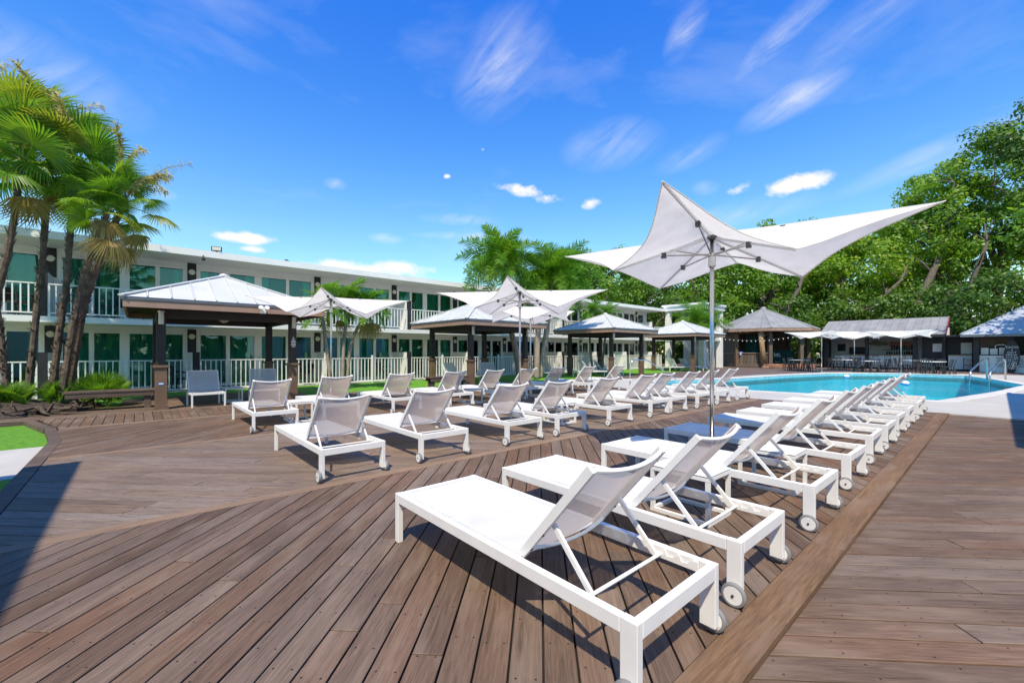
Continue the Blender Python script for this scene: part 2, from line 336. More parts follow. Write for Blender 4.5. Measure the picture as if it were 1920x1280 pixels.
M['log'] = mat('log_wood', (.33, .21, .12), .8, var=.3, vscale=5, bump=.4, bscale=12)
M['greywood'] = mat('grey_wood', (.14, .105, .082), .8, var=.25, vscale=4, rnd=.2)
M['countertop'] = mat('wood_counter', (.26, .16, .08), .5, var=.2)
M['chairmetal'] = mat('gunmetal', (.07, .075, .085), .35, .5, var=.15, rnd=.2)
M['redtrim'] = mat('red_trim', (.28, .04, .05), .6)
M['lampglass'] = mat('lamp_glass', (.75, .70, .62), .25)
M['bulb'] = mat('bulb_glass', (.75, .75, .72), .2)
M['bluepaint'] = mat('blue_paint', (.05, .22, .60), .4)
M['signtext'] = mat('white_lettering', (.8, .8, .8), .6)
M['inktext'] = mat('dark_lettering', (.05, .05, .06), .7)
M['fish'] = mat('olive_plaque', (.20, .19, .09), .5, var=.4, vscale=8)
M['bottle'] = mat('bottle_glass', (.03, .05, .03), .1, rnd=.9)
M['copper'] = mat('copper_panel', (.50, .20, .12), .5, var=.2)
M['soil'] = mat('mulch', (.055, .04, .03), .95, var=.5, vscale=9, bump=.9, bscale=22)
M['rock'] = mat('driftwood_grey', (.095, .068, .05), .9, var=.4, vscale=7, bump=.6, bscale=14)
M['ground'] = mat('sandy_soil', (.24, .21, .15), .95, var=.3, vscale=.6)
M['trunk'] = mat('palm_trunk', (.135, .092, .070), .95, var=.5, vscale=9, bump=1, bscale=18)
M['trunkpale'] = mat('smooth_palm_trunk', (.33, .27, .22), .85, var=.3, vscale=4, bump=.5, bscale=8)
M['bark'] = mat('tree_bark', (.125, .098, .075), .95, var=.4, vscale=3, bump=.8, bscale=6)
M['fan'] = leaf_mat('fan_palm_leaf', [(.06, .16, .028), (.11, .25, .032), (.18, .32, .036), (.29, .36, .05)], .5)
M['yellowfan'] = leaf_mat('yellowing_palm_leaf', [(.16, .24, .03), (.26, .30, .04), (.36, .30, .06)], .45)
M['deadfan'] = leaf_mat('dry_palm_leaf', [(.24, .15, .06), (.32, .23, .08), (.26, .25, .07)], .35)
M['bloom'] = leaf_mat('palm_bloom', [(.42, .36, .16), (.52, .45, .22)], .3)
M['feather'] = leaf_mat('feather_palm_leaf', [(.06, .17, .025), (.10, .26, .03), (.16, .32, .035), (.26, .36, .05)], .5)
M['tree'] = leaf_mat('tree_leaf', [(.07, .15, .024), (.12, .25, .028), (.18, .33, .034), (.25, .39, .044), (.38, .42, .07)], .5)
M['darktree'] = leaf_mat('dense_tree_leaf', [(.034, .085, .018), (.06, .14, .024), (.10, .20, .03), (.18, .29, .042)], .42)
M['grass'] = mat('turf', (.115, .33, .02), .9, var=.4, vscale=14, bump=.8, bscale=220, detail=8)
def glass_mat():
    m, n, l, p = newmat('teal_glass'); out = n['Material Output']; n.remove(p)
    tp = n.new('ShaderNodeBsdfTransparent'); tp.inputs[0].default_value = (.40, .88, .80, 1)
    gl = n.new('ShaderNodeBsdfGlossy'); gl.inputs['Roughness'].default_value = .015; gl.inputs[0].default_value = (.72, .92, .92, 1)
    lw = n.new('ShaderNodeFresnel'); lw.inputs[0].default_value = 1.75
    t = n.new('ShaderNodeTexCoord'); z = n.new('ShaderNodeTexNoise'); z.inputs['Scale'].default_value = 1.1; l.new(t.outputs['Object'], z.inputs[0])
    b = n.new('ShaderNodeBump'); b.inputs['Strength'].default_value = .12; b.inputs['Distance'].default_value = .03; l.new(z.outputs[0], b.inputs['Height']); l.new(b.outputs[0], gl.inputs['Normal'])
    mx = n.new('ShaderNodeMixShader'); l.new(lw.outputs[0], mx.inputs[0]); l.new(tp.outputs[0], mx.inputs[1]); l.new(gl.outputs[0], mx.inputs[2]); l.new(mx.outputs[0], out.inputs[0]); return m
M['glass'] = glass_mat()
def water_mat():
    m, n, l, p = newmat('pool_water'); out = n['Material Output']; n.remove(p)
    tp = n.new('ShaderNodeBsdfTransparent'); tp.inputs[0].default_value = (.10, .84, .92, 1)
    gl = n.new('ShaderNodeBsdfGlossy'); gl.inputs['Roughness'].default_value = .03
    lw = n.new('ShaderNodeFresnel'); lw.inputs[0].default_value = 1.25
    t = n.new('ShaderNodeTexCoord'); z = n.new('ShaderNodeTexNoise'); z.inputs['Scale'].default_value = 3.5; z.inputs['Detail'].default_value = 4; l.new(t.outputs['Object'], z.inputs[0])
    b = n.new('ShaderNodeBump'); b.inputs['Strength'].default_value = .8; b.inputs['Distance'].default_value = .04; l.new(z.outputs[0], b.inputs['Height']); l.new(b.outputs[0], gl.inputs['Normal']); l.new(b.outputs[0], lw.inputs['Normal'])
    mlt = n.new('ShaderNodeMath'); mlt.operation = 'MULTIPLY'; mlt.inputs[1].default_value = .55; l.new(lw.outputs[0], mlt.inputs[0])
    mx = n.new('ShaderNodeMixShader'); l.new(mlt.outputs[0], mx.inputs[0]); l.new(tp.outputs[0], mx.inputs[1]); l.new(gl.outputs[0], mx.inputs[2]); l.new(mx.outputs[0], out.inputs[0]); return m
M['water'] = water_mat()
M['basin'] = mat('pool_plaster', (.17, .68, .76), .7, var=.10, vscale=.7)
def fardeck_mat():
    m, n, l, p = newmat('far_deck_wood')
    g = n.new('ShaderNodeNewGeometry'); mp = n.new('ShaderNodeMapping'); mp.inputs['Rotation'].default_value = (0, 0, R(45)); mp.inputs['Scale'].default_value = (.4, 6.5, 1); l.new(g.outputs['Position'], mp.inputs[0])
    w = n.new('ShaderNodeTexNoise'); w.inputs['Scale'].default_value = 1; w.inputs['Detail'].default_value = 5; l.new(mp.outputs[0], w.inputs[0])
    r = ramp(n, [(.3, (.10, .066, .054)), (.5, (.15, .104, .088)), (.7, (.20, .15, .13))]); l.new(w.outputs[0], r.inputs[0]); l.new(r.outputs[0], p.inputs['Base Color']); p.inputs['Roughness'].default_value = .7
    return m
M['fardeck'] = fardeck_mat()
# ------------------------------------------------------------------ ground and decks
tag(MB().prism([(-900, -900), (900, -900), (900, 900), (-900, 900)], -2.6, -2.5).build('ground', M['ground']), kind='structure')
def deck(name, poly, az, w, z, m, jl=3.6, first=0.0, gap=.0105, label=None):
    base = MB().prism(inset(poly, .002), z - .16, z - .034).build(name, M['substructure']); tag(base, kind='structure')
    a = R(az); ca, sa = math.cos(a), math.sin(a)
    loc = [(x * ca + y * sa, -x * sa + y * ca) for x, y in poly]
    lo, hi = min(p[1] for p in loc), max(p[1] for p in loc); s = lo - first
    count = 0
    while s < hi:
        st = clip(clip(loc, 0, -1, -(s + gap / 2)), 0, 1, s + w - gap / 2)
        if len(st) > 2 and parea(st) > .004:
            x0, x1 = min(p[0] for p in st), max(p[0] for p in st); cuts = [x0]; c = x0 + random.uniform(.6, jl)
            while c < x1 - .5: cuts.append(c); c += random.uniform(jl * .7, jl * 1.3)
            cuts.append(x1 + .01)
            for i in range(len(cuts) - 1):
                pc = clip(clip(st, -1, 0, -(cuts[i] + (.0035 if i else -.01))), 1, 0, cuts[i + 1] - .0035)
                if len(pc) < 3 or parea(pc) < .003: continue
                xm = (min(p[0] for p in pc) + max(p[0] for p in pc)) / 2; ym = s + w / 2
                q = [(x - xm, y - ym) for x, y in pc]
                n0 = sum(q[k][0] * q[(k + 1) % len(q)][1] - q[(k + 1) % len(q)][0] * q[k][1] for k in range(len(q)))
                if n0 < 0: q = q[::-1]
                t = inset(q, .003); h = random.uniform(-.0015, .0015); mb = MB()
                if len(t) == len(q):
                    n = len(q); vs = [(x, y, -.03) for x, y in q] + [(x, y, h - .0025) for x, y in q] + [(x, y, h) for x, y in t]
                    # align inset vertices to outer ones
                    k0 = min(range(n), key=lambda k: (t[k][0] - q[0][0]) ** 2 + (t[k][1] - q[0][1]) ** 2); t = t[k0:] + t[:k0]
                    vs = [(x, y, -.03) for x, y in q] + [(x, y, h - .0025) for x, y in q] + [(x, y, h) for x, y in t]
                    mb.add(vs, [tuple(range(2 * n, 3 * n))] + [(b * n + k, b * n + (k + 1) % n, (b + 1) * n + (k + 1) % n, (b + 1) * n + k) for b in (0, 1) for k in range(n)])
                else: mb.prism(q, -.03, h)
                o = mb.build('plank', m, base, recalc=False); o.location = (xm * ca - ym * sa, xm * sa + ym * ca, z); o.rotation_euler = (0, 0, a); count += 1
        s += w
    return base
def board_row(name, u0, u1, v0, v1, z, m, jl=3.8, th=.03):
    base = MB().box(u0, u1, v0 + .012, v1 - .012, z - .16, z - th - .004).build(name, M['substructure']); tag(base, kind='structure')
    u = u0; 
    while u < u1:
        e = min(u1, u + random.uniform(jl * .75, jl * 1.2))
        o = MB().box(-(e - u) / 2 + .0015, (e - u) / 2 - .0015, -(v1 - v0) / 2 + .003, (v1 - v0) / 2 - .003, -th, .0).build('plank', m, base, bevel=.003)
        o.location = ((u + e) / 2, (v0 + v1) / 2, z + .001); u = e
    return base
deck('main_deck', [(-2.2, .91), (13.7, .91), (13.7, 4.55), (-2.2, 4.55)], 45, .153, 0, M['plank'], 3.2)
deck('lower_deck', [(.6, -2.2), (13.7, -2.2), (13.7, .711), (.6, .711)], -45, .153, -.028, M['plank'], 3.0)
MBs = board_row('edge_strip', .4, 13.7, .71, .908, .004, M['strip'], 3.2, .075)
board_row('border_walk', -.88, 13.7, 4.552, 4.69, .003, M['border'])
deck('lounge_deck', [(-.88, 4.69), (13.7, 4.69), (13.7, 8.04), (-.88, 8.04)], -45, .153, 0, M['plank_pale'], 3.4)
board_row('border_walk', -.88, 13.7, 8.042, 8.17, .003, M['border'])
deck('rear_deck', [(-.88, 8.17), (13.7, 8.17), (13.7, 11.1), (-1.06, 11.1)], 45, .153, 0, M['plank'], 3.4)
board_row('border_walk', -1.06, 12.5, 11.102, 11.24, .003, M['border'])
deck('cabana_deck', [(-1.06, 11.24), (12.5, 11.24), (12.5, 12.95), (-1.5, 12.95)], 90, .153, 0, M['plank'], 3.4)
deck('cabana_deck', [(-3.2, 12.956), (12.5, 12.956), (12.5, 14.6), (-3.2, 14.6)], 0, .153, 0, M['plank'], 3.6)
deck('cabana_pad', [(-.3, 14.606), (4.15, 14.606), (4.15, 16.85), (-.3, 16.85)], 0, .153, 0, M['plank'], 3.6)
# left edging boards, stepping down to lawn and path
edge = MB().bar((-.957, 4.6, -.05), (-.957, 9.72, -.05), .14, .11).build('edge_board', M['bench']); tag(edge, kind='structure')
edge2 = MB().bar((-.96, 9.73, -.05), (-1.18, 11.3, -.05), .14, .11).bar((-1.2, 11.34, -.05), (-1.66, 12.92, -.05), .14, .11).bar((-1.66, 12.90, -.06), (-3.4, 12.9, -.06), .10, .12).build('edge_board', M['bench']); tag(edge2, kind='structure')
def slab(name, poly, z0, z1, m, holes=()):
    bm = bmesh.new(); loops = [poly] + list(holes)
    for lp in loops:
        vs = [bm.verts.new((x, y, z1)) for x, y in lp]
        for i in range(len(vs)): bm.edges.new((vs[i], vs[(i + 1) % len(vs)]))
    bmesh.ops.triangle_fill(bm, edges=bm.edges[:], use_beauty=True, normal=(0, 0, 1))
    side = [e for e in bm.edges if len(e.link_faces) == 1]
    g = bmesh.ops.extrude_edge_only(bm, edges=side)
    for e in g['geom']:
        if isinstance(e, bmesh.types.BMVert): e.co.z = z0
    bmesh.ops.recalc_face_normals(bm, faces=bm.faces)
    me = bpy.data.meshes.new(name); bm.to_mesh(me); bm.free(); me.materials.append(m)
    if me.polygons and sum(p.normal.z * p.area for p in me.polygons) < 0: me.flip_normals()
    o = bpy.data.objects.new(name, me); link(o); return tag(o, kind='structure')
slab('path', [(-14, 7.55), (-1.03, 7.55), (-1.03, 9.75), (-14, 9.75)], -.5, -.075, M['concrete'])
slab('lawn', [(-14, 9.76), (-1.03, 9.76), (-1.25, 11.3), (-1.68, 12.95), (-14, 12.95)], -.5, -.085, M['grass'])
slab('lawn', [(-14, -6), (-1.03, -6), (-1.03, 7.54), (-14, 7.54)], -.5, -.085, M['grass'])
slab('lawn', [(-14, 12.96), (-3.22, 12.96), (-3.22, 14.61), (-.31, 14.61), (-.31, 16.86), (4.16, 16.86), (4.16, 14.61), (13.6, 14.2), (33.5, 14.6), (33.5, 18.66), (-14, 18.66)], -.5, -.01, M['grass'])
slab('patio', [(-14, 18.67), (33.6, 18.67), (33.6, 20.2), (-14, 20.2)], -.5, .0, M['patio'])
WATER = [(16.9, 1.1), (22, .05), (27.3, -.75), (31.5, .1), (35.5, 1.2), (35.6, 3.4), (34.7, 5.3), (33.0, 6.9), (28.7, 8.0), (22.2, 9.0), (19.6, 10.3), (16.9, 10.4), (16.2, 9.0), (16.35, 5.7)]
SURR = [(13.72, -3.5), (20, -3.8), (30, -3.8), (39, -3.4), (38.2, 1.6), (37.2, 4.2), (34.6, 7.5), (27.2, 9.4), (22.6, 9.9), (20.2, 12.4), (13.72, 12.4)]
slab('pool_surround', SURR, -.4, -.004, M['concrete'], [WATER])
slab('far_deck', [(12.52, 11.26), (13.70, 11.26), (13.70, 12.42), (20.25, 12.42), (22.65, 9.94), (27.22, 9.44), (34.65, 7.53), (37.24, 4.22), (38.24, 1.6), (39.04, -3.4), (46, -4), (60, 2), (60, 25), (34, 22), (33.6, 14.5), (13.6, 14.15), (12.52, 14.2)], -.4, -.012, M['fardeck'])
bs = MB(); n = len(WATER)
bs.add([(x, y, -.02) for x, y in WATER] + [(x, y, -1.35) for x, y in WATER], [tuple(range(n, 2 * n))] + [(i, (i + 1) % n, n + (i + 1) % n, n + i) for i in range(n)])
tag(bs.build('pool_basin', M['basin']), kind='structure')
cop = empty('pool_coping', (25, 5, 0), 0); tag(cop, kind='structure')
def offs(i, d):
    p0_, p1_, p2_ = (Vector(WATER[(i + k) % n]) for k in (-1, 0, 1)); a = (p1_ - p0_).normalized(); b = (p2_ - p1_).normalized(); na, nb = Vector((a.y, -a.x)), Vector((b.y, -b.x)); m_ = (na + nb); return p1_ + m_ * (d / max(.4, m_.dot(na)))
for i in range(n):
    a0, a1, b0, b1__ = Vector(WATER[i]) , Vector(WATER[(i + 1) % n]), offs(i, .36), offs((i + 1) % n, .36); L = (a1 - a0).length; ns = max(1, round(L / .75))
    a0, a1 = offs(i, -.025), offs((i + 1) % n, -.025)
    for k in range(ns):
        s0, s1 = k / ns + .006 / L, (k + 1) / ns - .006 / L; q = [a0.lerp(a1, s0), b0.lerp(b1__, s0), b0.lerp(b1__, s1), a0.lerp(a1, s1)]; c_ = sum(q, Vector((0, 0))) / 4
        o = MB().prism([(x.x - c_.x, x.y - c_.y) for x in q], -.035, .0).build('coping_stone', M['coping'], cop, bevel=.006); o.location = (c_.x - 25, c_.y - 5, .018)
tl = MB(); tl.add([(x, y, -.022) for x, y in [(offs(i, -.012).x, offs(i, -.012).y) for i in range(n)]] + [(x, y, -.19) for x, y in [(offs(i, -.012).x, offs(i, -.012).y) for i in range(n)]], [(i, (i + 1) % n, n + (i + 1) % n, n + i) for i in range(n)])
tl.build('tile_band', M['tile'], cop).location = (-25, -5, 0)
tag(MB().add([(x, y, -.11) for x, y in WATER], [tuple(range(n))]).build('water', M['water'], recalc=False), kind='structure')
slab('bounce_slab', [(-1.14, -14), (40, -14), (40, -4.2), (20, -3.9), (13.7, -3.6), (13.7, -2.21), (.59, -2.21), (.39, .7), (.39, .90), (-1.14, .90)], -.5, -.032, M['concrete'])  # unseen pale paving added behind the camera to bounce light onto undersides
# far terrain behind the buildings
slab('lawn', [(33.62, 14.5), (60, 25), (90, 30), (90, 80), (-40, 80), (-40, 26), (33.62, 26)], -.6, -.03, M['ground'])
slab('terrain', [(39.1, -3.5), (46, -4.1), (60.1, 2), (60.1, 25), (90, 30), (120, -40), (39, -40)], -.6, -.03, M['ground'])

# ------------------------------------------------------------------ hotel
VF, VB = 20.2, 18.62
PART = [-5.76, -2.10, 1.56, 6.09, 9.79, 13.46, 17.12, 20.78, 24.44, 28.1, 31.76]
U0, U1 = -9.4, 33.4
hotel = empty('hotel', (0, VF, 0), 0, 'long two-storey white motel building with teal glazed rooms and balconies', 'building')
def hp(mb, name, m, parent=hotel, **k):
    o = mb.build(name, m, parent, **k); o.location = (0, -VF if parent is hotel else 0, 0); return o
hp(MB().box(U0, U1, VB - .02, VF + .2, 2.26, 2.44), 'floor_slab', M['whitetrim'])
hp(MB().box(U0, U1 + .3, 18.5, 25.5, 4.76, 4.92), 'roof', M['whitetrim'], bevel=.01)
hp(MB().box(U0, U1 + .32, 18.46, 18.499, 4.72, 4.945), 'fascia', M['whitetrim'])
hp(MB().box(U0, U1, 18.502, VF, 4.735, 4.757), 'soffit', M['whitewall'])
hp(MB().box(U0, U1, 24.9, 25.1, 0, 4.75).box(U1 - .2, U1, VF + .21, 24.89, 0, 4.75).box(U0, U0 + .2, VF + .21, 24.89, 0, 4.75), 'back_wall', M['whitewall'])
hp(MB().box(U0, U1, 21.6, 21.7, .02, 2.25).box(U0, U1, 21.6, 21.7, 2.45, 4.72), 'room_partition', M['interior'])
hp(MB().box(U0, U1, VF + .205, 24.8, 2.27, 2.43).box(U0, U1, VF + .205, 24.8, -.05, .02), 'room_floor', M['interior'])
wall = MB()
for z0, z1 in ((2.10, 2.259), (4.56, 4.734)): wall.box(U0, U1, VF + .001, VF + .2, z0, z1)
for p in PART + [U1 - .25]:
    wall.box(p - .22, p + .22, VF, VF + .199, .0, 2.099); wall.box(p - .22, p + .22, VF, VF + .199, 2.441, 4.559)
hp(wall, 'wall', M['whitewall'])
def lamp_disc(p, z):
    l = hp(MB().lathe([(.0, .05), (.085, .05), (.105, .02), (.105, .0)], 20, (0, 0, 0)), 'wall_lamp', M['lampglass'])
    l.rotation_euler = (R(90), 0, 0); l.location = (p, -.0235, z)
bays = list(zip(PART[:-1], PART[1:])) + [(31.76, 33.15)]
for bi, (a, b) in enumerate(bays):
    for fl, (z0, z1) in enumerate(((.04, 2.10), (2.46, 4.56))):
        if bi == len(bays) - 1: xs = [(a + .24, b - .24)]
        else:
            mid = (a + b) / 2 - .06; x0, x1 = a + .22, b - .22
            w1 = (mid - .11 - x0 - .09) / 2; w2 = (x1 - mid - .11 - .09) / 2
            xs = [(x0, x0 + w1), (x0 + w1 + .09, mid - .11), (mid + .11, mid + .11 + w2), (mid + .11 + w2 + .09, x1)]
        fr = MB(); 
        fr.box(xs[0][0] - .002, xs[-1][1] + .002, VF + .03, VF + .13, z1 - .085, z1 - .002); fr.box(xs[0][0] - .002, xs[-1][1] + .002, VF + .03, VF + .13, z0, z0 + .10)
        for i, (p, q) in enumerate(xs):
            if i: fr.box(xs[i - 1][1] - .02, p + .02, VF + .02, VF + .135, z0 + .101, z1 - .086)
            else: fr.box(p, p + .05, VF + .02, VF + .135, z0 + .101, z1 - .086)
        fr.box(xs[-1][1] - .05, xs[-1][1], VF + .02, VF + .135, z0 + .101, z1 - .086)
        win = hp(fr, 'window', M['whitetrim'])
        for p, q in xs:
            g = MB().box(p + .02, q - .02, VF + .07, VF + .078, z0 + .09, z1 - .08).build('pane', M['glass'], win)
        if len(xs) == 4:
            hx = xs[2][0] - .06; h = MB().tube([(hx, VF + .02, z0 + .95), (hx, VF - .04, z0 + .96), (hx, VF - .04, z0 + 1.14), (hx, VF + .02, z0 + 1.15)], .012, 6).build('handle', M['steel'], win)
        # curtains: some drawn, some open
        rr = random.Random(bi * 7 + fl)
        for i, (p, q) in enumerate(xs):
            drawn = rr.random() < .68
            e0, e1 = (p - .06, q + .06) if drawn else ((p - .05, p + .3) if i % 2 == 0 else (q - .3, q + .05))
            nn = max(10, int((e1 - e0) / .022)); ph = rr.random() * 6
            cur = MB().grid(lambda s, t, e0=e0, e1=e1, ph=ph: (e0 + (e1 - e0) * s, VF + .27 + .012 * (i % 2) + .05 * math.sin(s * (e1 - e0) * 30 + ph + 1.5 * math.sin(s * 9 + ph)) * (.6 + .4 * t) + .01 * math.sin(s * 11), z0 + .03 + (z1 - z0 - .05) * t), nn, 1)
            hp(cur, 'curtain', M['curtain'], smooth=True)
for i, p in enumerate(PART):
    for fl, zb in ((0, 0.0), (1, 2.441)):
        hp(MB().box(p - .07, p + .07, VB + .04, VF - .001, zb, zb + 1.35), 'partition_wall', M['whitewall'])
        hp(MB().box(p - .10, p + .10, VB - .03, VB + .038, zb + .002, zb + 1.365), 'partition_front', M['dark'])
        hp(MB().box(p - .135, p + .135, VF - .022, VF - .002, zb + 1.352, 2.22 if fl == 0 else 4.73), 'accent_panel', M['dark'])
        if p > -5 : lamp_disc(p, zb + 1.95)
def railing(u0, u1, v, z0, z1, zp0=None):
    mb = MB(); mb.box(u0, u1, v - .03, v + .03, z1 - .035, z1); mb.box(u0, u1, v - .02, v + .02, z0 + .07, z0 + .11)
    n = max(1, round((u1 - u0) / .155))
    for k in range(n + 1):
        u = u0 + (u1 - u0) * k / n; w = .034 if k in (0, n, n // 2) else .016
        mb.box(u - w, u + w, v - .018, v + .018, (z0 if w > .02 else z0 + .111), z1 - .0355)
    return mb
for a, b in bays: hp(railing(a + .12, b - .12, VB, 2.442, 3.41), 'railing', M['whitetrim'])
fence = empty('patio_fence', (0, VB, 0), 0, 'long white baluster fence in front of the ground-floor patios', 'fence')
for a, b in bays:
    o = railing(a + .12, b - .12, VB, 0.0, 1.10).build('fence_panel', M['whitetrim'], fence); o.location = (0, -VB, 0)
    m_ = (a + b) / 2; o = MB().box(m_ - .04, m_ + .04, VB - .075, VB - .03, 0, 1.22).build('fence_post', M['whitetrim'], fence); o.location = (0, -VB, 0)
# roof bits
fl = empty('floodlight', (2.15, 18.55, 4.92), R(-10), 'small black floodlight mounted on the motel roof edge', 'floodlight')
MB().box(-.16, .16, -.10, .02, .06, .22).build('housing', M['black'], fl, bevel=.01); MB().box(-.13, .13, -.108, -.102, .08, .20).build('lens', M['lampglass'], fl); MB().box(-.03, .03, -.03, .05, .0, .06).build('bracket', M['black'], fl)
vp = empty('vent_pipe', (4.9, 20.5, 4.92), 0, 'dark roof vent pipe on top of the motel', 'vent pipe')
MB().tube([(0, 0, 0), (0, 0, .35)], .08, 10).build('pipe', M['dark'], vp); MB().lathe([(.14, .34), (.14, .40), (.02, .48)], 12).build('cap', M['dark'], vp)
cm = empty('security_camera', (1.75, 18.45, 4.76), 0, 'little dark security camera under the motel roof edge', 'camera')
MB().tube([(0, 0, 0), (0, -.05, -.12)], .02, 6).build('arm', M['dark'], cm); MB().lathe([(.0, -.2), (.05, -.18), (.06, -.12), (.05, -.1)], 10, (0, -.06, 0)).build('dome', M['dark'], cm)

# ------------------------------------------------------------------ stair tower
tw = empty('stair_tower', (35.5, 17, 0), 0, 'open white stair tower with flat roof at the end of the motel', 'stair tower')
def tp_(mb, name, m, **k):
    o = mb.build(name, m, tw, **k); o.location = (-35.5, -17, 0); return o
for u, v in ((34.0, 18.5), (34.0, 15.6), (37.2, 15.6), (37.2, 18.5)): tp_(MB().box(u - .2, u + .2, v - .2, v + .2, 0, 4.78), 'pillar', M['whitewall'])
tp_(MB().box(33.7, 37.5, 15.3, 18.8, 4.78, 5.12).box(33.6, 37.6, 15.2, 18.9, 5.121, 5.28), 'roof', M['whitetrim'])
tp_(MB().box(33.75, 37.4, 17.4, 18.7, 2.25, 2.44).box(35.6, 37.4, 15.45, 17.39, 2.25, 2.44), 'landing', M['whitetrim'])
st = MB()
for k in range(13): st.box(34.35, 35.45, 17.35 - k * .15, 17.35 - k * .15 + .20, 2.3 - k * .178, 2.34 - k * .178)
tp_(st, 'step', M['whitetrim'])
tp_(MB().bar((34.32, 17.4, 2.2), (34.32, 15.4, -.1), .05, .24).bar((35.48, 17.4, 2.2), (35.48, 15.4, -.1), .05, .24), 'stringer', M['whitetrim'])
rl = MB()
for u in (34.32, 35.48):
    rl.bar((u, 17.4, 3.3), (u, 15.45, 1.0), .04, .05)
    for k in range(17): v = 17.35 - k * .12; z = 2.2 - k * .1415; rl.box(u - .012, u + .012, v - .012, v + .012, z, z + 1.02)
tp_(rl, 'handrail', M['whitetrim'])
tp_(railing(35.6, 37.3, 15.55, 2.442, 3.45), 'railing', M['whitetrim'])
tp_(MB().box(37.3, 37.4, 15.81, 18.29, 0, 2.25), 'side_wall', M['whitewall'])

# ------------------------------------------------------------------ cabanas with hipped metal roofs
ROOF = {}
def make_cabana():
    S = 1.45; E = 2.12; ZE, ZA = 2.60, 3.54
    c = empty('cabana')
    for sx in (-1, 1):
        for sy in (-1, 1):
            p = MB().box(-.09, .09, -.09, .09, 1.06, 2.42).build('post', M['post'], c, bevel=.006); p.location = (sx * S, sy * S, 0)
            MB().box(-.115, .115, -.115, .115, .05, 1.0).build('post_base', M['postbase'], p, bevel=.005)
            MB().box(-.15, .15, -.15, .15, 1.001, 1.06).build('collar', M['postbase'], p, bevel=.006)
            MB().box(-.145, .145, -.145, .145, 0, .049).build('plinth', M['postbase'], p)
    for k in range(4):
        rot = Matrix.Rotation(k * math.pi / 2, 4, 'Z')
        o = MB().box(-S + .091, S - .091, -S - .07, -S + .07, 2.20, 2.42).build('beam', M['post'], c, bevel=.004); o.rotation_euler = (0, 0, k * math.pi / 2)
        o = MB().prism([(-E, -E), (E, -E), (E - .05, -E + .05), (-E + .05, -E + .05)], 2.38, 2.56).build('fascia', M['fascia'], c); o.rotation_euler = (0, 0, k * math.pi / 2)
        o = MB().prism([(-E - .022, -E - .022), (E + .022, -E - .022), (E - .0, -E - .002), (-E + .0, -E - .002)], 2.545, 2.60).build('gutter', M['gutter'], c); o.rotation_euler = (0, 0, k * math.pi / 2)
        # roof panels: strips of the triangular face
        sl = math.atan2(ZA - ZE, E); L = (E + .028) / math.cos(sl); w = .43; n = 10
        tri = [(-E - .028, 0), (E + .028, 0), (0, L)]
        for i in range(n):
            xa = -E - .028 + (2 * E + .056) * i / n; xb = -E - .028 + (2 * E + .056) * (i + 1) / n
            q = clip(clip(tri, -1, 0, -xa - .002), 1, 0, xb - .002)
            if len(q) < 3: continue
            mb = MB().prism(q, 0, .012)
            yl = max([y for x, y in q if abs(x - xa - .002) < .01] or [0]); 
            if yl > .1: mb.prism([(xa - .002 + .004, .0), (xa + .022, .0), (xa + .022, yl - .02), (xa + .004, yl - .02)], .013, .042)
            o = mb.build('roof_panel', M['roof'], c)
            o.matrix_local = rot @ Matrix.Translation((0, -E - .028, ZE)) @ Matrix.Rotation(sl, 4, 'X')
        o = MB().bar((-E - .03, -E - .03, ZE + .03), (0, 0, ZA + .035), .14, .03).build('ridge_cap', M['roof'], c); o.rotation_euler = (0, 0, k * math.pi / 2)
        # soffit boards under the slope
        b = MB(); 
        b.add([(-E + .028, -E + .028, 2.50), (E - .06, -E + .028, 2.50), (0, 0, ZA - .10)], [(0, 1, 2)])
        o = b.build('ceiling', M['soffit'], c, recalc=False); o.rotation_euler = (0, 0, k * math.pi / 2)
    MB().lathe([(.12, ZA + .02), (.10, ZA + .07), (.0, ZA + .10)], 8).build('finial', M['roof'], c)
    for sx in (-1, 1):
        l = MB().tube([(0, 0, .02), (0, 0, .30)], .055, 10).build('lantern', M['lampglass'], c); l.location = (sx * S, -S - .16, 2.02)
        MB().lathe([(.075, .301), (.075, .34), (.03, .37)], 10).box(-.02, .02, .0, .10, .30, .34).build('lantern_cap', M['steel'], l)
    return c
cab0 = make_cabana()
CAB = [(1.88, 14.75, 'white-roofed brown cabana nearest the camera, beside the wooden bench and fan palms'), (11.25, 15.05, 'brown cabana second from the left, partly hidden behind the pale parasols'),
       (20.45, 15.05, 'third brown cabana from the left, standing past the end of the pool'), (29.65, 15.05, 'farthest of the four brown cabanas, in front of the white stair tower')]
for i, (u, v, lb) in enumerate(CAB):
    c = cab0 if i == 0 else copy_tree(cab0)
    c.location = (u, v, 0); tag(c, lb, 'cabana', 'metal-roofed cabanas in a row')
# fan, floodlight and plates on the nearest cabana
fan = empty('ceiling_fan', (1.88, 14.75, 2.36), R(20), 'dark ceiling fan with glass light inside the nearest cabana', 'ceiling fan')
MB().tube([(0, 0, .1), (0, 0, .95)], .02, 8).build('rod', M['black'], fan); MB().lathe([(.05, .14), (.13, .1), (.14, .02), (.08, -.03)], 14).build('motor', M['black'], fan)
MB().lathe([(.14, -.032), (.13, -.09), (.05, -.14), (.0, -.15)], 14).build('light_bowl', M['lampglass'], fan)
for k in range(5):
    b = MB().prism([(.14, -.04), (.7, -.085), (.74, 0), (.7, .085), (.14, .04)], .02, .03).build('blade', M['black'], fan); b.rotation_euler = (R(6), 0, k * 2 * math.pi / 5)
sl_ = empty('spotlight', (2.45, 12.52, 2.42), 0, 'small twin spotlight on the fascia of the nearest cabana', 'spotlight')
MB().box(-.06, .06, .02, .06, -.05, .12).build('bracket', M['white'], sl_); 
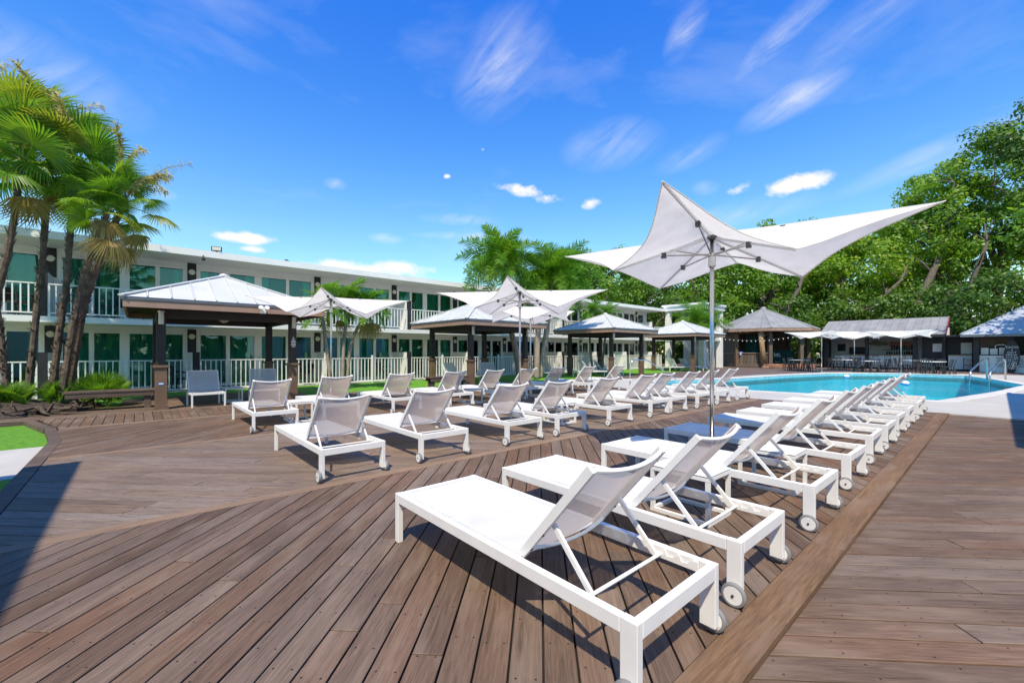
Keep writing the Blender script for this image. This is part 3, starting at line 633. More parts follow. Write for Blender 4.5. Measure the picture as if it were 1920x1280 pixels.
for s in (-.07, .07):
    h = MB().lathe([(.03, .0), (.055, .05), (.055, .10)], 10).build('head', M['white'], sl_); h.location = (s, .0, .06); h.rotation_euler = (R(65), 0, 0)
sg = empty('notice_plate', (3.33, 13.2, 1.62), 0, 'small notice in white lettering on the right post of the nearest cabana', 'sign')
MB().box(-.07, .07, -.012, -.006, -.14, .16).build('plate', M['post'], sg)
nt = MB(); nt.add([(-.02, -.014, .15), (.02, -.014, .15), (.0, -.014, .19)], [(0, 1, 2)])
for k, w in enumerate((.03, .05, .062, .055, .062, .04)): nt.box(-w, w, -.016, -.013, .105 - k * .042, .128 - k * .042)
nt.build('lettering', M['signtext'], sg)
sg2 = empty('post_plate', (.43, 13.184, .62), 0, 'tiny blue and white plate low on the left front cabana post', 'sign')
MB().box(-.055, .055, -.008, .0, -.03, .03).build('plate', M['bluepaint'], sg2); MB().box(-.04, .04, -.011, -.0085, -.012, .014).build('lettering', M['signtext'], sg2)
# ------------------------------------------------------------------ sun loungers
def make_lounger():
    W = .36; r = empty('sun_lounger')
    MB().box(-W, -W + .04, .081, 1.979, .29, .355).box(W - .04, W, .081, 1.979, .29, .355).box(-W + .041, W - .041, .0, .04, .285, .356).box(-W + .041, W - .041, 1.99, 2.03, .29, .352).build('frame', M['white'], r, bevel=.003)
    for sx in (-1, 1):
        MB().box(min(sx * W, sx * (W - .04)), max(sx * W, sx * (W - .04)), 0, .08, .045, .357).build('leg', M['white'], r, bevel=.003)
        MB().box(min(sx * W, sx * (W - .04)), max(sx * W, sx * (W - .04)), 1.98, 2.03, .0, .355).build('leg', M['white'], r, bevel=.003)
    MB().grid(lambda s, t: (-.322 + .644 * s, .70 + 1.288 * t, .3555 - .016 * math.sin(math.pi * s) * math.sin(math.pi * min(1, t * 1.02)) ** .5), 8, 10).build('seat', M['seat'], r, smooth=True)
    MB().tube([(-.308, .72, .3575), (-.308, 1.97, .3575)], .0035, 5).tube([(.308, .72, .3575), (.308, 1.97, .3575)], .0035, 5).tube([(-.30, 1.955, .3575), (.30, 1.955, .3575)], .0035, 5).build('piping', M['seat'], r)
    B0, B1 = Vector((0, .715, .352)), Vector((0, .265, .885)); d = (B1 - B0).normalized(); nrm = Vector((0, d.z, -d.y))
    bk = MB()
    for sx in (-1, 1): bk.bar(Vector((sx * .297, 0, 0)) + B0 - d * .03, Vector((sx * .297, 0, 0)) + B1, .026, .042, nrm)
    dip = lambda s: -.055 * (1 - (2 * s - 1) ** 2)
    bk.tube([Vector((-.30 + .6 * s, 0, 0)) + B1 + d * (-.008) + nrm * dip(s) * .9 for s in [k / 10 for k in range(11)]], .013, 8)
    bk.tube([Vector((-.29 + .58 * s, 0, 0)) + B0 + d * .09 + nrm * (-.018 - .035 * (1 - (2 * s - 1) ** 2)) for s in [k / 8 for k in range(9)]], .010, 6)
    b = bk.build('backrest', M['white'], r, bevel=0)
    MB().grid(lambda s, t: Vector((-.286 + .572 * s, 0, 0)) + B0 + (B1 - B0) * (.015 + .985 * t) + nrm * (.012 - (.05 * t + .02) * (1 - (2 * s - 1) ** 2)), 10, 8).build('sling', M['sling'], b, smooth=True)
    bo = MB()
    for sx in (-1, 1):
        for t in (.12, .3): 
            p = Vector((sx * .297, 0, 0)) + B0 + (B1 - B0) * t - nrm * .022; bo.tube([p, p - nrm * .004], .007, 6)
    bo.build('bolt', M['darksteel'], b)
    for sx in (-1, 1): MB().bar((sx * .272, .52, .565), (sx * .272, .285, .318), .016, .024, (0, 1, 1)).build('support_strut', M['white'], r)
    MB().tube([(-.315, .285, .318), (.315, .285, .318)], .0095, 8).build('crossbar', M['white'], r)
    for sx in (-1, 1):
        prof = [(.085, .298), (.60, .298), (.60, .345)]
        for k in range(6): y = .58 - k * .08; prof += [(y, .345), (y - .012, .318), (y - .045, .322), (y - .07, .345)]
        prof += [(.085, .345)]
        mt = Matrix(((0, 0, 1, 0), (1, 0, 0, 0), (0, 1, 0, 0), (0, 0, 0, 1)))
        x0 = sx * (W - .042) ; MB().prism(prof, min(x0, x0 - sx * .006), max(x0, x0 - sx * .006), mt).build('notched_rack', M['white'], r)
        w = MB().lathe([(.049, -.004), (.049, .024)], 20, (0, 0, 0), 'x').build('wheel', M['white'], r); w.location = (sx * (W + .004) + (0 if sx > 0 else -.02), .035, .065)
        MB().lathe([(.0495, -.002), (.060, -.006), (.065, .002), (.065, .018), (.060, .026), (.0495, .022)], 20, (0, 0, 0), 'x').build('tyre', M['rubber'], w, smooth=True)
        MB().lathe([(.008, -.010 if sx < 0 else .025), (.008, -.0045 if sx < 0 else .031)], 6, (0, 0, 0), 'x').build('axle_bolt', M['darksteel'], w)
    return r
ORD = ['nearest', 'second', 'third', 'fourth', 'fifth', 'sixth', 'seventh', 'eighth', 'ninth', 'tenth', 'eleventh']
def place_rows(proto, rows):
    first = True
    for name, grp, spots in rows:
        for i, (u, v, rz) in enumerate(spots):
            o = proto if first else copy_tree(proto); first = False
            o.location = (u + .36, v, 0); o.rotation_euler = (0, 0, R(rz))
            lb = ('lounger nearest the camera' if i == 0 else 'farthest lounger' if i == len(spots) - 1 else ORD[i] + ' lounger from the camera')
            tag(o, 'white sling sun lounger, ' + lb + ' in the ' + name, 'sun lounger', grp)
j = lambda: random.uniform(-.6, .6)
FR = [(1.43, .905), (2.47, .92), (3.93, .93), (5.38, .97), (6.83, 1.02), (7.95, 1.02), (9.25, 1.05), (10.55, 1.06), (11.9, 1.06), (13.0, 1.1)]
L1 = [(1.46, 4.72), (2.66, 4.74), (4.10, 4.76), (5.17, 4.74), (6.63, 4.77), (8.12, 4.80), (8.95, 4.80), (10.25, 4.80), (11.38, 4.80), (12.8, 4.84)]
L2 = [(1.47, 8.32), (2.76, 8.75), (4.27, 8.86), (5.78, 8.88), (7.12, 8.92), (8.4, 8.92), (9.75, 8.95), (11.3, 8.95), (13.1, 8.98)]
place_rows(make_lounger(), [('row along the plank strip', 'loungers in the row along the plank strip', [(u, v, 0 if i < 2 else j()) for i, (u, v) in enumerate(FR)]),
    ('middle row', 'loungers in the middle row', [(u, v, j()) for u, v in L1]), ('back row by the cabanas', 'loungers in the back row by the cabanas', [(u, v, j()) for u, v in L2])])
# ------------------------------------------------------------------ side tables
def make_table():
    t = empty('side_table'); X, Y, H = .21, .26, .40
    MB().box(-X, X, -Y, Y, H - .008, H).build('table_top', M['white'], t, bevel=.002); MB().box(-X + .006, X - .006, -Y + .006, Y - .006, H - .014, H - .0085).build('table_underside', M['darksteel'], t)
    for sx in (-1, 1):
        for sy in (-1, 1): MB().box(-.016, .016, -.016, .016, .032, H - .045).build('leg', M['white'], t, loc=(sx * (X - .018), sy * (Y - .018), 0))
    for z, nm in ((.0, 'base_frame'), (H - .044, 'top_frame')): MB().box(-X, X, -Y, -Y + .032, z, z + .029).box(-X, X, Y - .032, Y, z, z + .029).box(-X, -X + .032, -Y + .033, Y - .033, z, z + .029).box(X - .032, X, -Y + .033, Y - .033, z, z + .029).build(nm, M['white'], t)
    return t
t0 = make_table()
TB = [(3.62, 1.77, 'between second and third loungers along the plank strip'), (4.97, 1.55, 'between third and fourth loungers along the plank strip'), (6.27, 5.72, 'between fourth and fifth loungers of the middle row'),
      (9.95, 5.8, 'between seventh and eighth loungers of the middle row'), (2.45, 9.35, 'between the two nearest loungers of the back row'), (6.82, 9.45, 'between fourth and fifth loungers of the back row'), (12.35, 9.6, 'between the two farthest loungers of the back row'),
      (2.0, 14.1, 'between two grey chairs under the nearest cabana')]
for i, (u, v, lb) in enumerate(TB):
    o = t0 if i == 0 else copy_tree(t0); o.location = (u, v, 0); tag(o, 'low white side table ' + lb, 'side table', 'low white side tables')

# ------------------------------------------------------------------ parasols with alternating high and low points
def make_parasol():
    r = empty('parasol'); ZC, RH, ZH, RL, ZL = 2.76, 1.95, 2.76, 1.215, 2.31
    tips = []
    for k in range(8):
        a = k * math.pi / 4; hi = k % 2 == 0; rr, z = (RH, ZH) if hi else (RL, ZL); tips.append(Vector((rr * math.cos(a), rr * math.sin(a), z)))
    C = Vector((0, 0, ZC)); cv = MB(); NS, NT = 10, 10
    for k in range(8):
        A, B = tips[k], tips[(k + 1) % 8]
        def fn(s, t, A=A, B=B):
            E = A.lerp(B, s); sag = math.sin(math.pi * s); E = E - Vector((E.x, E.y, 0)) * (.135 * sag); E.z -= .03 * sag
            p = C.lerp(E, t); p.z -= .035 * sag * math.sin(math.pi * t); p.z += .03 * (1 - t) ** 6; return p
        cv.grid(fn, NS, NT)
    me = cv.mesh('canopy', M['canopy'], True)
    bm = bmesh.new(); bm.from_mesh(me); bmesh.ops.remove_doubles(bm, verts=bm.verts, dist=.0005); bmesh.ops.recalc_face_normals(bm, faces=bm.faces); bm.to_mesh(me); bm.free()
    can = inst('canopy', me, r)
    hem = MB()
    for k in range(8):
        A, B = tips[k], tips[(k + 1) % 8]; pts = []
        for q in range(11):
            s = q / 10; E = A.lerp(B, s); sag = math.sin(math.pi * s); E = E - Vector((E.x, E.y, 0)) * (.135 * sag); E.z -= .03 * sag; pts.append(E)
        hem.tube(pts, .006, 5)
    hem.build('hem', M['canopy'], can)
    MB().tube([(0, 0, .02), (0, 0, 2.70)], .024, 14).build('pole', M['steel'], r, smooth=True)
    MB().lathe([(.30, .0), (.30, .03), (.29, .035), (.05, .04), (.04, .22), (.03, .23)], 24).build('base', M['steel'], r)
    MB().lathe([(.03, 2.70), (.055, 2.71), (.055, 2.745), (.02, 2.76)], 12).build('crown_hub', M['darksteel'], r); MB().lathe([(.03, 2.38), (.042, 2.39), (.042, 2.50), (.055, 2.51), (.055, 2.54), (.03, 2.55)], 12).build('runner_hub', M['steel'], r)
    for k, T in enumerate(tips):
        d = (T - C); rb = MB().bar(C - Vector((0, 0, .035)) + d * .03, T - Vector((0, 0, .012)) - d * .015, .014, .022).build('rib', M['steel'], r)
        q = C + d * (.36 if k % 2 == 0 else .50) - Vector((0, 0, .04)); h = Vector((.05 * math.cos(k * math.pi / 4), .05 * math.sin(k * math.pi / 4), 2.525))
        MB().tube([h, q], .010, 6).build('strut', M['steel'], rb); MB().box(q.x - .025, q.x + .025, q.y - .025, q.y + .025, q.z - .03, q.z + .03).build('bracket', M['darksteel'], rb)
    MB().tube([(.03, 0, 2.36), (.033, 0, 1.75)], .006, 6).build('pull_cord', M['darksteel'], r)
    return r
p0 = make_parasol()
PS = [(5.06, 2.21, 13, 1, 'large white parasol in the foreground, over the row along the plank strip'), (6.52, 7.15, 41, 1, 'white parasol over the middle row, right in front of another one'), (3.74, 11.3, 66, 1, 'leftmost white parasol, in front of the nearest cabana'),
      (9.25, 9.65, 86, 1, 'white parasol mostly hidden behind the parasol over the middle row'), (34.3, 7.75, 30, 1.12, 'leftmost of three parasols between the pool and bar'), (37.6, 6.6, 58, 1.12, 'middle one of three parasols between the pool and bar'), (36.9, 4.1, 46, 1.16, 'rightmost of three parasols between the pool and bar')]
for i, (u, v, az, s, lb) in enumerate(PS):
    o = p0 if i == 0 else copy_tree(p0); o.location = (u, v, 0); o.rotation_euler = (0, 0, R(az)); o.scale = (s, s, 1 if s == 1 else .97); tag(o, lb, 'parasol', 'white pointed parasols')

# ------------------------------------------------------------------ low grey chairs, shaded loungers, benches
def make_low_chair():
    r = empty('lounge_chair'); W = .36
    MB().box(-W, -W + .035, .0, .70, .30, .35).box(W - .035, W, .0, .70, .30, .35).box(-W + .036, W - .036, 0, .035, .30, .35).box(-W + .036, W - .036, .665, .70, .30, .35).build('frame', M['white'], r, bevel=.003)
    for sx in (-1, 1):
        for y in (0, .665): MB().box(-.0175, .0175, .0, .035, .0, .299).build('leg', M['white'], r, loc=(sx * (W - .0175), y, 0))
    MB().grid(lambda s, t: (-.32 + .64 * s, .02 + .62 * t, .355 - .02 * math.sin(math.pi * s)), 6, 6).build('seat', M['greysling'], r, smooth=True)
    B0, B1 = Vector((0, .58, .36)), Vector((0, .80, .88))
    bk = MB()
    for sx in (-1, 1): bk.bar(Vector((sx * .325, 0, 0)) + B0, Vector((sx * .325, 0, 0)) + B1, .03, .03)
    bk.bar(Vector((-.31, 0, 0)) + B1, Vector((.31, 0, 0)) + B1, .025, .025); b = bk.build('backrest', M['white'], r)
    MB().grid(lambda s, t: Vector((-.315 + .63 * s, -.02, 0)) + B0.lerp(B1, t) + Vector((0, .03 * math.sin(math.pi * s), 0)), 6, 6).build('sling', M['greysling'], b, smooth=True)
    return r
lc = make_low_chair()
LC = [(1.36, 13.12, 4, 'low grey chair facing out from under the nearest cabana, beside the left post'), (2.66, 13.35, -6, 'low grey chair under the nearest cabana, behind the back-row lounger'),
      (10.3, 15.0, 10, 'low grey chair at the left inside the second cabana'), (11.6, 14.6, -25, 'low grey chair beside the front post of the second cabana')]
for i, (u, v, rz, lb) in enumerate(LC):
    o = lc if i == 0 else copy_tree(lc); o.location = (u, v, 0); o.rotation_euler = (0, 0, R(rz)); tag(o, lb, 'chair', 'low grey chairs under the cabanas')
def make_chaise():
    r = empty('chaise'); W = .35
    MB().box(-W, -W + .035, 0, 1.9, .27, .33).box(W - .035, W, 0, 1.9, .27, .33).box(-W + .036, W - .036, 0, .035, .27, .33).box(-W + .036, W - .036, 1.865, 1.9, .27, .33).build('frame', M['white'], r)
    for sx in (-1, 1):
        for y in (.0, 1.85): MB().box(-.02, .02, 0, .05, 0, .269).build('leg', M['white'], r, loc=(sx * (W - .02), y, 0))
    MB().grid(lambda s, t: (-.31 + .62 * s, .02 + 1.2 * t, .335 - .015 * math.sin(math.pi * s)), 4, 4).build('seat', M['greysling'], r, smooth=True)
    B0, B1 = Vector((0, 1.2, .34)), Vector((0, 1.62, .88)); bk = MB()
    for sx in (-1, 1): bk.bar(Vector((sx * .31, 0, 0)) + B0, Vector((sx * .31, 0, 0)) + B1, .03, .03).bar(Vector((sx * .28, 1.42, .6)), Vector((sx * .28, 1.7, .3)), .018, .018)
    b = bk.build('backrest', M['white'], r); MB().grid(lambda s, t: Vector((-.30 + .6 * s, -.01, 0)) + B0.lerp(B1, t), 4, 4).build('sling', M['greysling'], b, smooth=True)
    return r
ch = make_chaise()
CH = [(19.6, 14.3, 62, 'grey chaise at the left under the third cabana'), (21.0, 14.3, 50, 'grey chaise beside the front posts under the third cabana'), (29.2, 14.5, 72, 'grey chaise at the left under the farthest cabana'), (30.6, 14.2, 65, 'grey chaise beside the front post under the farthest cabana')]
for i, (u, v, rz, lb) in enumerate(CH):
    o = ch if i == 0 else copy_tree(ch); o.location = (u, v, 0); o.rotation_euler = (0, 0, R(rz)); tag(o, lb, 'lounge chair', 'grey chaises under the far cabanas')
def make_bench(L):
    r = empty('bench'); 
    for k in range(3): MB().box(-L / 2, L / 2, -.065, .065, .42, .465).build('plank', M['bench'], r, bevel=.004, loc=(0, -.14 + .14 * k, 0))
    MB().box(-L / 2 + .04, L / 2 - .04, -.19, -.15, .31, .419).box(-L / 2 + .04, L / 2 - .04, .15, .19, .31, .419).build('apron', M['bench'], r)
    for sx in (-1, 1):
        for y in (-.13, .13): MB().box(-.06, .06, -.045, .045, .0, .418).build('leg', M['bench'], r, loc=(sx * (L / 2 - .16), y * .75, 0))
    return r
b1 = make_bench(1.62); b1.location = (-.45, 14.05, 0); b1.rotation_euler = (0, 0, R(-3)); tag(b1, 'dark wooden bench between the fan palms and nearest cabana post', 'bench', 'wooden benches')
b2 = make_bench(1.7); b2.location = (8.7, 13.55, 0); b2.rotation_euler = (0, 0, R(0)); tag(b2, 'dark wooden bench in front of the second cabana', 'bench', 'wooden benches')
# ------------------------------------------------------------------ stage hut
HC = (42.9, 14.1); HF = R(48.7)            # centre; local -Y faces the pool
hut = empty('stage_hut', (HC[0], HC[1], 0), R(48.7 - 90), 'eight-sided wooden stage hut with grey roof and brick front beyond the pool', 'hut')
def octo(rad, ph=R(22.5)): return [(rad * math.cos(ph + k * math.pi / 4), rad * math.sin(ph + k * math.pi / 4)) for k in range(8)]
OE = octo(4.35); ZE2, ZA2 = 3.30, 5.25
for k in range(8):
    p, q = OE[k], OE[(k + 1) % 8]; mx_, my_ = (p[0] + q[0]) / 2, (p[1] + q[1]) / 2
    for i in range(4):
        s0, s1 = i / 4 + .003, (i + 1) / 4 - .003
        A = Vector((p[0] + (q[0] - p[0]) * s0, p[1] + (q[1] - p[1]) * s0, ZE2)); B = Vector((p[0] + (q[0] - p[0]) * s1, p[1] + (q[1] - p[1]) * s1, ZE2)); T = Vector((0, 0, ZA2))
        a1, b1_ = A.lerp(T, .97), B.lerp(T, .97); up = Vector((0, 0, .04))
        MB().add([A, B, b1_, a1, A + up, B + up, b1_ + up, a1 + up], [(0, 3, 2, 1), (4, 5, 6, 7), (0, 1, 5, 4), (1, 2, 6, 5), (2, 3, 7, 6), (3, 0, 4, 7)]).build('roof_panel', M['oldroof'], hut)
    MB().bar((p[0], p[1], ZE2 + .05), (0, 0, ZA2 + .05), .14, .05).build('ridge_cap', M['oldroof'], hut)
    MB().prism([p, q, (q[0] * .985, q[1] * .985), (p[0] * .985, p[1] * .985)], ZE2 - .24, ZE2 - .01).build('fascia', M['fascia'], hut)
MB().lathe([(.25, ZA2 - .02), (.22, ZA2 + .1), (.02, ZA2 + .2)], 8).build('finial', M['oldroof'], hut)
OP = octo(3.4)
for k, (x, y) in enumerate(OP):
    mb = MB().box(x - .14, x + .14, y - .14, y + .14, 0, 3.08); mb.build('post', M['greywood'] if k not in (4,) else M['postbase'], hut)
MB().tube([(-1.75, -3.05, .3), (-1.9, -3.07, 1.6), (-2.05, -3.1, 3.1)], [.24, .20, .22], 10).build('log_post', M['log'], hut, smooth=True)
MB().prism(octo(3.55), .02, .30).build('stage_floor', M['greywood'], hut)
for row in range(2):
    nb = 13; x0, x1 = -2.2 + (.1 if row else 0), 2.2
    for i in range(nb):
        xa = x0 + (x1 - x0) * i / nb; xb = x0 + (x1 - x0) * (i + 1) / nb - .015
        MB().box(xa, xb, -3.62 + random.uniform(-.01, .01), -3.44, .02 + row * .17, .175 + row * .17).build('brick', M['brick'], hut)
for k in (0, 1, 2, 3):
    p, q = OP[k], OP[(k + 1) % 8]; MB().bar((p[0], p[1], 1.7), (q[0], q[1], 1.7), .08, 2.75).build('back_wall', M['greywood'], hut)
for p, q in ((OP[3], OP[4]), (OP[4], OP[5])):
    a, b = Vector((*p, .75)), Vector((*q, .75)); d = (b - a)
    for i in range(9): c0 = a + d * ((i + .5) / 9); MB().box(-.13, .13, -.02, .02, -.45, .45).build('plank', M['greywood'], hut, loc=c0).rotation_euler = (0, 0, math.atan2(d.y, d.x))
    MB().bar(a + Vector((0, 0, .48)), b + Vector((0, 0, .48)), .16, .06).build('rail', M['fascia'], hut)
dr = MB(); dr.grid(lambda s, t: (-1.75 + 1.0 * s, -.3 + .05 * math.sin(s * 40), .31 + 2.5 * t), 40, 1).build('curtain', M['teal'], hut, smooth=True)
MB().grid(lambda s, t: (-.6 + 3.5 * s, .1 + .05 * math.sin(s * 90), .31 + 1.15 * t), 90, 1).build('skirting_cloth', M['teal'], hut, smooth=True)
lg = MB()
for i in range(4): lg.box(.95 + i * .15, 1.06 + i * .15, -.02, .0, 1.02, 1.22 - (.06 if i % 2 else 0))
lg.box(.9, 1.6, -.02, .0, .90, .96).box(.98, 1.5, -.02, 0, .42, .45); lg.build('emblem', M['signtext'], hut)
fn2 = empty('stage_light', (0, 0, 0), 0, None, None, None, hut); MB().lathe([(.22, 2.9), (.18, 2.8), (.05, 2.74)], 12).build('bowl', M['lampglass'], fn2); MB().tube([(0, 0, 2.9), (0, 0, 4.8)], .02, 6).build('rod', M['black'], fn2)
sgn = empty('post_notice', (0, 0, 0), 0, None, None, None, hut); MB().box(-3.05, -2.72, -1.62, -1.60, 1.02, 1.35).build('board', M['bluepaint'], sgn)
MB().box(-2.98, -2.80, -1.63, -1.621, 1.10, 1.28).build('panel', M['signtext'], sgn)
# stool and microphone stand on the stage
ms = empty('microphone_stand', (HC[0] - .9, HC[1] - .3, .30), 0, 'thin dark microphone stand on the stage in front of the teal curtain', 'stand')
MB().tube([(0, 0, .02), (0, 0, 1.5)], .015, 6).build('pole', M['black'], ms); MB().lathe([(.18, 0), (.18, .02), (.02, .03)], 10).build('base', M['black'], ms); MB().tube([(0, 0, 1.5), (.1, -.12, 1.6)], .03, 6).build('microphone', M['black'], ms)
# string lights from the hut to the parasols
A, B = Vector((37.2, 15.8, 2.55)), Vector((38.6, 9.6, 2.75))
sl2 = empty('string_lights', (A.x, A.y, 0), 0, 'string of small bulbs hung in front of the stage hut', 'string lights'); pts = []
for k in range(21):
    s = k / 20; pts.append(A.lerp(B, s) - A + Vector((0, 0, A.z - .35 * math.sin(math.pi * s))))
MB().tube(pts, .012, 5).build('cable', M['black'], sl2)
for k in range(1, 20): MB().lathe([(.015, -.03), (.022, -.06), (.036, -.10), (.02, -.13), (.0, -.14)], 8).build('bulb', M['bulb'], sl2, loc=pts[k])
# ------------------------------------------------------------------ poolside bar
bar = empty('pool_bar', (44.3, 6.5, 0), 0, 'open poolside bar with grey metal roof, white counter and dark posts', 'bar')
def bp(mb, name, m, parent=bar, **k):
    o = mb.build(name, m, parent, **k); o.location = (-44.3, -6.5, 0) if parent is bar else (0, 0, 0); return o
V0, V1 = 2.45, 10.0; nP = 17
for i in range(nP):
    va = V0 + (V1 - V0) * i / nP; vb = V0 + (V1 - V0) * (i + 1) / nP - .004
    mb = MB().add([(42.95, va, 2.58), (42.95, vb, 2.58), (46.5, vb, 4.0), (46.5, va, 4.0), (42.95, va, 2.61), (42.95, vb, 2.61), (46.5, vb, 4.03), (46.5, va, 4.03)], [(0, 3, 2, 1), (4, 5, 6, 7), (0, 1, 5, 4), (1, 2, 6, 5), (2, 3, 7, 6), (3, 0, 4, 7)])
    mb.bar((42.95, va + .02, 2.63), (46.5, va + .02, 4.05), .03, .04); bp(mb, 'roof_panel', M['oldroof'])
bp(MB().add([(46.52, V0, 4.0), (46.52, V1, 4.0), (50, V1, 2.7), (50, V0, 2.7)], [(0, 1, 2, 3)]), 'rear_roof', M['oldroof'])
bp(MB().box(42.9, 42.95, V0, V1, 2.42, 2.60), 'fascia', M['dark']); bp(MB().bar((42.9, V0 - .03, 2.56), (46.5, V0 - .03, 3.98), .05, .2), 'gable_board', M['redtrim'])
bp(MB().box(47.0, 47.1, V0, V1, 0, 3.2), 'back_wall', M['whitewall']); bp(MB().box(44.4, 47.0, V1 - .1, V1, 0, 2.6), 'side_wall', M['dark'])
bp(MB().box(43.0, 46.9, V0 + .05, V1 - .05, 2.50, 2.56), 'ceiling', M['dark'])
for v, w in ((9.6, .32), (6.95, .22), (4.12, .26), (2.6, .2)): bp(MB().box(44.05, 44.05 + w, v - w / 2, v + w / 2, 0, 2.5), 'post', M['dark'])
for a, b in ((4.3, 6.83), (7.08, 9.1)):
    bp(MB().box(44.34, 44.9, a, b, .12, 1.08), 'counter', M['whitewall']); bp(MB().box(44.2, 45.0, a - .02, b + .02, 1.081, 1.14), 'counter_top', M['countertop'], bevel=.008); bp(MB().box(44.42, 44.85, a + .02, b - .02, 0, .119), 'toe_kick', M['dark'])
bp(MB().box(46.9, 46.99, 7.3, 8.6, 1.15, 1.75), 'dark_panel', M['dark']); bp(MB().box(46.88, 46.99, 8.75, 9.5, 1.3, 2.15), 'shutter_frame', M['whitetrim']); bp(MB().box(46.86, 46.879, 8.84, 9.41, 1.4, 2.05), 'shutter', M['dark'])
bp(MB().box(46.6, 46.98, 4.3, 6.3, 1.05, 1.10).box(46.7, 46.98, 4.3, 6.3, 1.5, 1.54), 'shelf', M['dark']); bp(MB().box(46.95, 46.99, 4.4, 5.9, 1.75, 2.2), 'copper_panel', M['copper'])
bot = MB().lathe([(.04, 0), (.042, .18), (.015, .25), (.014, .32)], 8).mesh('bottle', M['bottle'])
for i in range(22):
    z = 1.101 if i < 12 else 1.541; o = inst('bottle', bot); o.location = (46.72 + random.uniform(-.04, .1), 4.4 + (i % 12) * .15, z); s = random.uniform(.9, 1.25); o.scale = (s, s, s); tag(o, 'dark bottle standing on the shelves behind the bar', 'bottle', 'bottles behind the bar')
fsh = empty('fish_plaque', (46.4, 6.55, 2.02), R(90), 'olive mounted fish plaque hanging over the back of the bar', 'plaque')
MB().add([(-.75, 0, 0), (-.5, -.05, .12), (0, -.07, .16), (.45, -.04, .06), (.75, 0, .16), (.68, 0, 0), (.75, 0, -.14), (.45, -.04, -.04), (0, -.07, -.16), (-.5, -.05, -.11)] + [(x, .05, z) for x, z in ((-.75, 0), (-.5, .12), (0, .16), (.45, .06), (.75, .16), (.68, 0), (.75, -.14), (.45, -.04), (0, -.16), (-.5, -.11))], [tuple(range(10)), tuple(range(19, 9, -1))] + [(i, (i + 1) % 10, 10 + (i + 1) % 10, 10 + i) for i in range(10)]).build('body', M['fish'], fsh); MB().prism([(-.1, .15), (.15, .30), (.3, .1)], -.01, .01, Matrix.Rotation(R(90), 4, 'X')).build('fin', M['fish'], fsh)
# lean-to with side counter and the taco stand
tac = empty('taco_stand', (42.5, -.5, 0), 0, 'dark taco stand with shade-tinted hipped roof and white menu counter', 'stand')
def ta(mb, name, m, **k):
    o = mb.build(name, m, tac, **k); o.location = (-42.5, .5, 0); return o
EU, EV, ZT = 41.3, 1.65, 2.47; VM = -8.0; HH = 4.9
for i in range(22):    # front slope panels, cut by the hip
    va = EV - i * .44; vb = va - .436
    if vb < VM: break
    fa, fb = EV - va, EV - vb; sl3 = .66
    top_a, top_b = min(fa, HH), min(fb, HH)
    P = lambda u, v: (EU + u, v, ZT + u * sl3)
    qs = [P(0, va), P(0, vb), P(top_b, vb)] + ([P(top_a, va)] if top_a > .01 else [])
    k = len(qs); ta(MB().add(qs + [(x, y, z + .03) for x, y, z in qs], [tuple(range(k))[::-1], tuple(range(k, 2 * k))] + [(c, (c + 1) % k, k + (c + 1) % k, k + c) for c in range(k)]), 'roof_panel', M['shaderoof'])
ta(MB().add([(EU, EV, ZT), (EU + HH, EV - HH, ZT + HH * .66), (EU + 2 * HH, EV, ZT)], [(0, 1, 2)]), 'side_roof', M['shaderoof'])
ta(MB().bar((EU, EV, ZT + .05), (EU + HH, EV - HH, ZT + HH * .66 + .05), .14, .05), 'ridge_cap', M['shaderoof']); ta(MB().box(EU - .05, EU, VM, EV, ZT - .14, ZT + .02), 'gutter', M['gutter'])
ta(MB().box(44.2, 44.3, VM, 1.2, 0, 2.6), 'back_wall', M['dark']); ta(MB().box(41.4, 44.1, VM, EV - .05, 2.36, 2.42), 'ceiling', M['dark'])
for v in (.95, -.55, -1.9, -4): ta(MB().box(42.3, 42.55, v - .13, v + .13, 0, 2.36), 'post', M['dark'])
for a, b in ((-.42, .81), (-1.76, -.68), (-3.86, -2.04)):
    ta(MB().box(42.42, 42.9, a, b, 0, 1.12), 'counter', M['whitewall']); ta(MB().box(42.35, 42.95, a, b, 1.121, 1.16), 'counter_top', M['dark'])
    tx = MB(); rr = random.Random(int(a * 100))
    for q in range(2):
        for k in range(7):
            c0 = a + (b - a) * (.3 + .4 * q); w = rr.uniform(.06, .2); tx.box(42.405, 42.419, c0 - w, c0 + w, .92 - k * .09, .95 - k * .09)
    ta(tx, 'menu_lettering', M['inktext'])
for k in range(3):
    ta(MB().box(42.6, 42.63, .40 - k * .40, .74 - k * .40, 1.17, 1.62 - .05 * (k % 2)), 'menu_board', M['whitewall'])
ta(MB().tube([(42.7, .1, 1.17), (42.7, .1, 1.75), (42.7, -.02, 1.82), (42.7, -.25, 1.82), (42.7, -.35, 1.75), (42.7, -.35, 1.17)], .025, 6), 'tap', M['steel'])
ta(MB().box(43.2, 43.24, -.42, .81, 1.66, 2.3), 'back_panel', M['greywood'])
